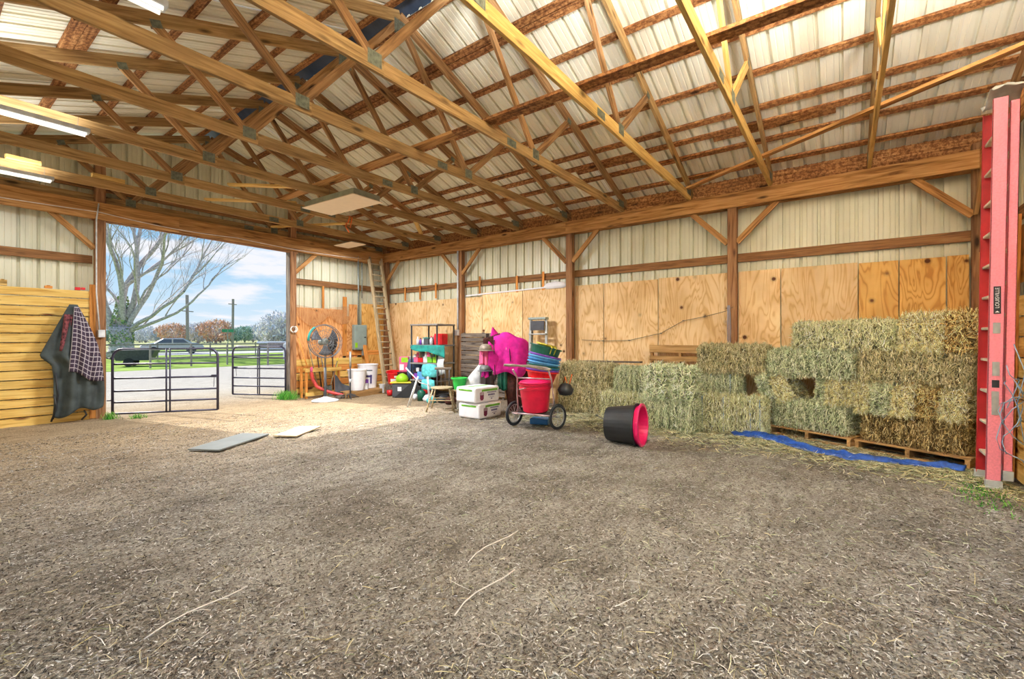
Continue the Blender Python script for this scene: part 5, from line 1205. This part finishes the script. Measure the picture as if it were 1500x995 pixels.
for g in range(24):
    a = g * PI / 12; c, s_ = math.cos(a), math.sin(a)
    b.tube([(.05 * c, .05 * s_, .155), (.25 * c, .25 * s_, .13), (.37 * c, .37 * s_, .06), (.37 * c, .37 * s_, 0), (.25 * c, .25 * s_, -.07), (.06 * c, .06 * s_, -.09)], .0028, 4)
b.build('cage', M_fan, hd)
b = MB()
for q in range(3):
    a0 = q * 2 * PI / 3 + .5
    b.grid(4, 6, lambda u, v: ((.05 + .27 * u) * math.cos(a0 + (v - .5) * (.5 + .5 * u)), (.05 + .27 * u) * math.sin(a0 + (v - .5) * (.5 + .5 * u)), .03 + .05 * (v - .5)))
b.build('blades', M_dkgrey, hd, smooth=True, thick=.004); MB().tube([(0, 0, -.18), (0, 0, .06)], .07, 14).build('motor', M_steel, hd, smooth=True)
MB().tube([(.375 * math.cos(a), .375 * math.sin(a), .04) for a in [2.2 + q * .18 for q in range(6)]], .03, 6).build('green_tape', M_teal, hd, smooth=True, label='green tape on the cage edge')
t = thing('pole_stand', 'slim grey metal pole standing right of the pedestal fan', 'pole', (6.23, 9.32, 0))
MB().tube([(0, 0, .02), (0, 0, 1.02)], .016, 8).build('pole', M_dkgrey, t, smooth=True); MB().tube([(0, 0, .74), (0, 0, 1.10)], .026, 8).build('sleeve', M_alu, t, smooth=True)
MB().tube([(0, 0, .38), (0, 0, .46)], .03, 8).build('collar', M_dirtywhite, t, smooth=True)
for a in (0, 2.1, 4.2): MB().tube([(0, 0, .12), (.22 * math.cos(a), .22 * math.sin(a), .012)], .010, 6).build('foot', M_dkgrey, t, smooth=True)
t = thing('tool_rack', 'low open wooden tool rack beside the doorway post', 'rack', (6.02, 10.22, 0))
for x in (-.42, .42):
    for y in (-.10, .12): board('upright', (x, y, 0), (x, y, .70), .05, .05, M_trimw, t, up=(0, 1, 0))
board('rail', (-.46, -.14, .66), (.46, -.14, .66), .03, .09, M_plank, t); board('rail', (-.46, .15, .66), (.46, .15, .66), .03, .08, M_plank, t); board('rail', (-.46, -.14, .10), (.46, -.14, .10), .03, .09, M_plank, t); board('upright', (0, -.12, 0), (0, -.12, .70), .05, .04, M_trimw, t, up=(0, 1, 0))
def tool(p0, p1, m, label, head=None, mh=None, r=.014):
    c = Vector(p0); t = thing('garden_tool', label, 'tool', p0, 0, 'tools in the rack')
    MB().tube([(0, 0, 0), tuple(Vector(p1) - c)], r, 7).build('handle', m, t, smooth=True)
    if head:
        b = MB(); d = Vector(p1) - c
        if head == 'broom':
            b.lathe([(.02, 0), (.05, .03), (.13, .16), (.12, .28), (.01, .30)], 14, Matrix.Translation(d - Vector((0, 0, .04))), squash=.5)
        elif head == 'fork':
            for q in (-2, -1, 0, 1, 2): b.tube([(0, 0, .0), (q * .025, 0, -.04), (q * .03, 0, -.25)], .005, 5)
        else: b.grid(4, 4, lambda u, v: ((u - .5) * .22, .02 * math.sin(PI * u), -.02 - v * .02 + (.28 * v)))
        b.build('head', mh or M_steel, t, thick=.004 if head == 'shovel' else 0)
tool((5.80, 10.2, .35), (5.56, 10.42, 1.42), M_trimw, 'tool with an orange-brown handle nearest the doorway post')
tool((5.92, 10.2, .3), (5.82, 10.42, 1.25), M_ladw, 'tool with a pale handle second from the doorway post')
tool((6.05, 10.2, .05), (6.05, 10.42, 1.0), M_dkbrown, 'fork with a dark handle behind the fan pole', 'fork')
tool((6.2, 10.2, .1), (6.14, 10.42, .98), M_greyw, 'grey-handled rake behind the fan pole', 'fork')
tool((6.32, 10.15, .02), (6.44, 10.4, 1.10), M_dkbrown, 'black-bristled broom standing head up right of the fan', 'broom', M_black)
tool((6.30, 10.05, .02), (6.52, 10.3, .92), M_yellow, 'yellow-handled tool leaning right in the rack')
tool((6.1, 10.05, .02), (6.45, 10.2, .85), M_ladw, 'pale-handled shovel crossing the rack', 'shovel')
b = MB(); pts = [(5.66, 10.0, .62), (5.68, 9.98, .45), (5.74, 9.9, .28), (5.9, 9.75, .17), (6.08, 9.62, .10), (6.2, 9.5, .06)]
P2 = [];  
for i in range(len(pts) - 1):
    for q in range(6): P2.append(tuple(lerp(pts[i][k], pts[i+1][k], q / 6) for k in range(3)))
b.tube(P2, [.034 + .006 * (i % 2) for i in range(len(P2))], 9); tag(b.build('corrugated_hose', M_hosered, smooth=True), 'red corrugated hose curving down behind the fan pole', 'hose')
tag(MB().lathe([(.02, 0), (.03, .04), (.028, .10), (.02, .12)], 10, Matrix.Translation((5.66, 10.0, .62))).build('hose_cap', M_pinkl, smooth=True), 'pink cap on the upper end of the red hose', 'cap')
b = MB().grid(14, 12, lambda u, v: (lerp(6.08, 6.58, u), 9.72 + .18 * math.sin(u * PI) * (v - .5), .03 + v * (.52 - .40 * u) + .03 * math.sin(u * 9)))
tag(b.build('black_mesh_basket', M_dkgrey, smooth=True, thick=.006), 'dark mesh wedge basket behind the thin pole', 'basket')
b = MB(); 
for q in range(5): b.box((6.0 + q * .09, 9.45 - q * .01, .05 + .015 * (q % 2)), (.08, .10, .06), rz=.3 * q)
tag(b.build('scrap_heap', M_greyw, kind='stuff'), 'small heap of scraps on the floor by the pole foot', 'scraps')

# ------------------------------------------------------------------ horse blanket on the plank wall
t = thing('horse_blanket', 'dark grey horse blanket with plaid lining hung on a peg by the doorway', 'horse blanket', (1.69, 10.42, 0))
def outline(pts, z):
    for i in range(len(pts) - 1):
        if pts[i][1] >= z >= pts[i+1][1]:
            f = (pts[i][1] - z) / (pts[i][1] - pts[i+1][1] + 1e-9); return lerp(pts[i][0], pts[i+1][0], f)
    return pts[-1][0] if z < pts[-1][1] else pts[0][0]
LFT = [(-.05, 1.97), (-.20, 1.6), (-.40, 1.12), (-.26, .98), (-.24, .80), (-.24, .3), (-.26, .05)]
RGT = [(.05, 1.97), (.18, 1.6), (.30, 1.3), (.36, .9), (.38, .55), (.37, .28), (.33, .14), (.28, .03)]
def blank(u, v):
    z = 1.97 - v * (1.84 - .12 * u + .05 * math.sin(u * 9)); a = outline(LFT, z); c = outline(RGT, z)
    x = lerp(a, c, u); dep = min(1, v * 2.2)
    return (x, -.08 - dep * (.11 * math.sin(PI * u) + .035 * math.sin(u * 19 + v * 2)) , z)
MB().grid(60, 40, blank).build('blanket_body', M_blanket, t, smooth=True, thick=.01)
def plaid(u, v):
    p = (.02 + u * .03, 1.93)
    bl = (-.08, .86); br = (.36, .62)
    x0 = lerp(.0, bl[0], v); x1 = lerp(.055, br[0], v) + .07 * math.sin(PI * v)
    zb = lerp(bl[1], br[1] + .02, u) + .03 * math.sin(u * 8); z = lerp(1.93, zb, v)
    return (lerp(x0, x1, u), -.13 - .13 * min(1, v * 1.8) * math.sin(PI * (.2 + .6 * u)) - .025 * math.sin(u * 17 + 1) * v, z)
b = MB().grid(30, 30, plaid); o = b.build('plaid_lining', M_plaid, t, smooth=True, thick=.006, label='purple-brown and white checked lining turned outward')
uvl = o.data.uv_layers.new(name='UVMap')
for lp in o.data.loops:
    i = lp.vertex_index; uvl.data[lp.index].uv = ((i // 31) / 30 * (.35 + .65 * ((i % 31) / 30)), (i % 31) / 30)
MB().grid(8, 12, lambda u, v: (lerp(-.12, -.02, u) - .06 * v, -.16 - .03 * math.sin(u * 6), lerp(1.80, 1.20, v))).build('floral_strip', plain('floral_lining', (120, 60, 66), .9, var=.45, scale=26), t, smooth=True, thick=.005, label='reddish patterned strip')
for x, z0_, z1_ in ((-.24, .5, .06), (.12, .2, .04), (-.22, .85, .1)): MB().tube([(x, -.14, z0_), (x + .03, -.13, (z0_ + z1_) / 2), (x - .03, -.12, z1_)], .014, 6).build('strap', M_black, t, smooth=True)

# ------------------------------------------------------------------ gates
def gate(p0, p1, label):
    p0, p1 = Vector((*p0, 0)), Vector((*p1, 0)); ln = (p1 - p0).length
    t = thing('metal_gate', label, 'gate', tuple(p0), math.atan2(p1.y - p0.y, p1.x - p0.x), 'tube gates in the doorway')
    zb, zt, r = .06, 1.22, .16; pts = [(0, 0, zb), (0, 0, zt - r)]
    pts += [(r - r * math.cos(a), 0, zt - r + r * math.sin(a)) for a in (.4, .8, 1.2)] + [(r, 0, zt), (ln - r, 0, zt)]
    pts += [(ln - r + r * math.sin(a), 0, zt - r + r * math.cos(a)) for a in (.4, .8, 1.2)] + [(ln, 0, zt - r), (ln, 0, zb)]
    MB().tube(pts, .022, 8).build('frame', M_gate, t, smooth=True)
    for z in (.06, .26, .46, .69, .945): MB().tube([(0, 0, z), (ln, 0, z)], .017, 8).build('rail', M_gate, t, smooth=True)
    for x in (ln * .50, ln * .535): MB().tube([(x, -.02, zb), (x, -.02, zt)], .014, 6).build('brace', M_gate, t, smooth=True)
    MB().box((ln - .05, -.03, .70), (.09, .03, .05)).tube([(ln - .04, -.05, .72), (ln - .05, -.06, .5)], .005, 5).build('latch_chain', M_gate, t)
    for z in (.3, 1.05): MB().tube([(-.08, 0, z), (.02, 0, z)], .012, 6).build('hinge', M_gate, t, smooth=True)
gate((2.22, 10.50), (3.55, 9.57), 'dark tube gate on the left doorway post, swung inward')
gate((5.40, 10.68), (4.75, 11.93), 'dark tube gate on the right doorway post, swung outward')

# ------------------------------------------------------------------ outdoors
def far_post(x, y, h, r, m, par, name='post'): return MB().tube([(x, y, 0), (x, y, h)], r, 6).build(name, m, par)
def fence(pts, h, label, rails=(.45, .9), m=M_pole, posth=1.15, pr=.045, group='fences beyond the yard'):
    t = thing('rail_fence', label, 'fence', (pts[0][0], pts[0][1], 0), 0, group); o0 = Vector((pts[0][0], pts[0][1], 0))
    for i, p in enumerate(pts):
        q = Vector((p[0], p[1], 0)) - o0; MB().tube([tuple(q), (q.x, q.y, posth)], pr, 6).build('post', m, t)
        if i < len(pts) - 1:
            r = Vector((pts[i+1][0], pts[i+1][1], 0)) - o0
            for z in rails: board('rail', (q.x, q.y, z), (r.x, r.y, z), .03, .10, m, t)
fence([(7.0 + i * 1.7, 26.6 + i * .1) for i in range(7)], 1, 'weathered post and rail fence just beyond the gravel yard')
fence([(4 + i * 3.2, 38) for i in range(9)], 1, 'second post and rail fence in front of the road', (.5, 1.0))
fence([(11.5, 24.6), (13.1, 23.9), (14.7, 23.2), (16.3, 22.5)], 1, 'brown board fence seen through the right gate', (.95, 1.15), M_pole)
# black utility trailer
t = thing('utility_trailer', 'dark dump cart parked on the gravel beyond the left gate', 'cart', (7.1, 29.3, 0), -.5); t.scale = (.85, .85, .85)
MB().add([(-.8, -.5, .35), (.8, -.5, .35), (.8, .5, .35), (-.8, .5, .35), (-1.0, -.6, .95), (1.1, -.6, 1.0), (1.1, .6, 1.0), (-1.0, .6, .95)], [(0, 3, 2, 1), (4, 5, 6, 7), (0, 1, 5, 4), (1, 2, 6, 5), (2, 3, 7, 6), (3, 0, 4, 7)]).build('tub_body', M_dkgrey, t)
for y in (-.5, .5): MB().tube([(-.2, y - .05, .25), (-.2, y + .05, .25)], .25, 14).build('wheel', M_rubber, t)
MB().tube([(-1, 0, .4), (-2.3, 0, .8)], .04, 6).build('drawbar', M_dkgrey, t)
# car
t = thing('car', 'silver sedan parked on the road beyond the fence', 'car', (14.9, 50.2, .02), math.radians(-15))
b = MB()
prof = [(-2.3, .35), (-2.35, .75), (-1.9, .92), (-1.35, 1.0), (-.7, 1.42), (.7, 1.45), (1.45, 1.02), (2.2, .9), (2.35, .6), (2.3, .35)]
k = len(prof); b.add([(x, -.85, z) for x, z in prof] + [(x, .85, z) for x, z in prof], [tuple(range(k))[::-1], tuple(range(k, 2 * k))] + [(i, (i + 1) % k, k + (i + 1) % k, k + i) for i in range(k)])
b.build('body', M_car, t, bevel=.06)
for sy in (-.87, .87):
    for (x0, x1) in ((-1.15, -.1), (0, 1.15)):
        MB().add([(x0, sy, 1.0), (x1, sy, 1.0), (x1 - (.4 if x1 > 1 else 0), sy, 1.34), (x0 + (.45 if x0 < -1 else 0), sy, 1.34)], [(0, 1, 2, 3)]).build('window', M_glassd, t, thick=.01)
for x in (-1.4, 1.4):
    for sy in (-.8, .8): MB().tube([(x, sy - .1, .33), (x, sy + .1, .33)], .33, 16).build('wheel', M_rubber, t)
# van edge seen through the right gate
t = thing('parked_trailer', 'pale trailer partly hidden behind the right doorway post', 'trailer', (12.35, 22.6, 0), .4)
MB().box((0, 0, .75), (1.6, 1.2, .9)).build('body', M_dirtywhite, t, bevel=.1); MB().tube([(-.3, -.7, .25), (-.3, -.5, .25)], .25, 12).build('wheel', M_rubber, t)
# brown and white low building / equipment behind the right gate
t = thing('low_shed', 'long low brown shed with white trim beyond the right gate', 'shed', (27.5, 52.5, 0), -.6)
MB().box((0, 0, .40), (7, 2, .8)).build('wall', M_pole, t); MB().box((0, 0, .95), (7.3, 2.3, .3)).build('roof', M_white, t)
MB().box((0, -1.0, .2), (7, .1, .25)).build('base_trim', M_white, t)
for i, (x, y, h, lb) in enumerate(((18.79, 58.67, 6.25, 'left utility pole beyond the road'), (26.1, 65.6, 6.7, 'right utility pole beyond the road'), (13.5, 62, 3.3, 'short pole right of the big tree trunk'))):
    t = thing('utility_pole', lb, 'utility pole', (x, y, 0), .6, 'utility poles')
    MB().tube([(0, 0, 0), (.1 if i == 1 else -.1, 0, h)], .15 if i < 2 else .08, 8).build('pole', M_pole, t); MB().box((0, 0, h - (1.8 if i == 0 else .7)), (1.6 if i < 2 else .9, .1, .1)).build('crossarm', M_pole, t)
t = thing('street_sign', 'green street name sign beyond the fence', 'sign', (24.9, 64.0, 0), -.5); MB().tube([(0, 0, 0), (0, 0, 2.6)], .05, 6).build('pole', M_steel, t); MB().box((0, 0, 2.45), (1.3, .05, .4)).build('sign_plate', M_sign, t)
t = thing('white_house', 'tiny white house among the distant trees', 'house', (60, 186, 0), .3); MB().box((0, 0, 3.0), (5, 4, 3.0)).build('wall', M_white, t); MB().add([(-2.8, -2.3, 4.4), (2.8, -2.3, 4.4), (2.8, 2.3, 4.4), (-2.8, 2.3, 4.4), (-2.8, 0, 6), (2.8, 0, 6)], [(0, 1, 5, 4), (3, 4, 5, 2), (0, 4, 3), (1, 2, 5)]).build('roof', M_dkgrey, t)

# big bare tree
t = thing('bare_tree', 'large bare spreading tree with ivy on its trunk beyond the left gate', 'tree', (9.8, 44.0, 0))
b = MB(); RT = random.Random(5); tips = []
def limb(p, d, ln, r, depth):
    n = 5; pts = [p.copy()]; q = p.copy(); dd = d.copy()
    for i in range(n):
        dd = (dd + Vector((RT.gauss(0, .12), RT.gauss(0, .12), RT.gauss(.03, .06)))).normalized(); q = q + dd * ln / n; pts.append(q.copy())
    b.tube([tuple(x) for x in pts], [lerp(r, r * .62, i / n) for i in range(n + 1)], 7 if r > .08 else (5 if r > .03 else 3), cap=False)
    if depth == 0: return
    k = 3 if depth > 2 else 4
    for j in range(k):
        f = RT.uniform(.35, 1) if j else 1; i = min(n, int(f * n)); ax = Vector((RT.gauss(0, 1), RT.gauss(0, 1), RT.gauss(.1, .55))).normalized()
        nd = (dd + ax * (.50 if j else .25)).normalized(); limb(pts[i], nd, ln * RT.uniform(.6, .82), r * (.62 if j == 0 else .42), depth - 1)
rgt = Vector((.5948, -.8039, 0))
b.tube([(0, 0, 0), (.02, 0, .5), (.04, 0, 1.2), (.03, 0, 2.3)], [1.05, .78, .68, .74], 14)
for (dr, up, ln, r) in ((-.75, .7, 3.4, .26), (-.28, 1, 5.2, .25), (-.04, 1, 5.6, .27), (.14, 1, 5.6, .25), (.30, 1, 5.4, .22), (.55, .9, 5.2, .20), (.95, .75, 5.0, .16), (1.1, .40, 4.2, .14), (-.9, .5, 3.2, .2)):
    limb(Vector((0, 0, 2.0)) + rgt * dr * .55, (rgt * dr + Vector((0, 0, up)) + fw * RT.uniform(-.3, .3)).normalized(), ln, r, 4)
b.build('branches', M_bark, t, smooth=True)
n = 1500; P = np.zeros((n, 3)); a = NR.uniform(0, 2 * PI, n); P[:, 2] = NR.uniform(.3, 4.6, n); rr = .70 * np.where(P[:, 2] < 2.2, 1, np.maximum(.35, 1 - (P[:, 2] - 2.2) * .25)); P[:, 0] = np.cos(a) * rr + P[:, 2] * .02; P[:, 1] = np.sin(a) * rr
Nn = np.stack([np.cos(a), np.sin(a), np.full(n, .2)], 1); D = NR.normal(0, 1, (n, 3)); D /= np.linalg.norm(D, axis=1)[:, None]
ivy = blades_mesh('ivy', P, D, Nn, NR.uniform(.08, .16, n), NR.uniform(.06, .12, n), np.array([lin(170, 190, 120)[:3], lin(140, 172, 110)[:3], lin(196, 190, 140)[:3], lin(120, 160, 120)[:3]]), M_straw)
o = bpy.data.objects.new('ivy', ivy); link(o, t); o['kind'] = 'stuff'; o['label'] = 'green ivy on the trunk'

# distant trees
def far_tree_mesh(pal, seed, dense=900, round_=1.0):
    n = dense; P = NR.normal(0, 1, (n, 3)); P /= np.linalg.norm(P, axis=1)[:, None]; P *= NR.uniform(.35, 1, (n, 1)) ** .5
    P = P * np.array([3.8, 3.8, 2.7 * round_]) + np.array([0, 0, 3.3]); P += np.stack([np.sin(P[:, 2] * 2 + seed) * .4, np.cos(P[:, 2] * 1.7 + seed) * .4, np.zeros(n)], 1)
    D = NR.normal(0, 1, (n, 3)); D[:, 2] = abs(D[:, 2]) + .5; D /= np.linalg.norm(D, axis=1)[:, None]; Nn = NR.normal(0, 1, (n, 3)); Nn /= np.linalg.norm(Nn, axis=1)[:, None]
    return blades_mesh('crown', P, D, Nn, NR.uniform(.5, 1.3, n), NR.uniform(.08, .35, n), pal, M_straw)
pg = np.array([lin(226, 228, 232)[:3], lin(236, 236, 238)[:3], lin(212, 216, 224)[:3], lin(244, 240, 238)[:3]])  # crown palettes paled: distance haze painted in, backlit darkness made up for
pgr = np.array([lin(176, 204, 180)[:3], lin(190, 210, 190)[:3], lin(160, 190, 176)[:3]])
por = np.array([lin(240, 200, 168)[:3], lin(228, 180, 150)[:3], lin(240, 216, 196)[:3], lin(210, 190, 180)[:3]])
CM = [far_tree_mesh(pg, 1), far_tree_mesh(pgr, 2, 1100), far_tree_mesh(por, 3, 900), far_tree_mesh(pg, 4, 700, 1.2)]
trunk = MB().tube([(0, 0, 0), (0, 0, 3.4)], [.3, .18], 6).mesh('trunk', M_bark)
def far_tree(px, Z, sc, kind, label):
    u = (px - 750) / 660; x = Z * (.8039 + u * .5948); y = Z * (.5948 - u * .8039)
    t = thing('distant_tree', label, 'tree', (x, y, 0), R.uniform(0, 6), 'trees along the horizon'); t.scale = (sc, sc, sc)
    for nm, me in (('crown', CM[kind]), ('trunk', trunk)): o = bpy.data.objects.new(nm, me); link(o, t)
lb = {0: 'grey leafless tree in the far tree line', 1: 'dull green tree in the far tree line', 3: 'tall grey leafless tree in the far tree line'}
for i, px in enumerate(range(96, 470, 12)):
    far_tree(px + R.uniform(-4, 4), R.uniform(150, 185), R.uniform(.75, 1.15), [0, 1, 0, 3, 0, 0, 1][i % 7], lb[[0, 1, 0, 3, 0, 0, 1][i % 7]])
far_tree(252, 120, .95, 2, 'orange-brown tree left of the left utility pole'); far_tree(316, 125, 1.15, 2, 'orange-brown tree between the two utility poles'); far_tree(290, 128, 1.0, 0, 'pale grey tree right beside the left utility pole')
for px, s_ in ((400, 1.2), (415, 1.35), (428, 1.3)): far_tree(px, 120, s_, 3, {400: 'tall pale bare tree left of the right doorway post', 415: 'tall pale bare tree nearer the right doorway post', 428: 'tall bare tree partly hidden by the right doorway post'}[px])
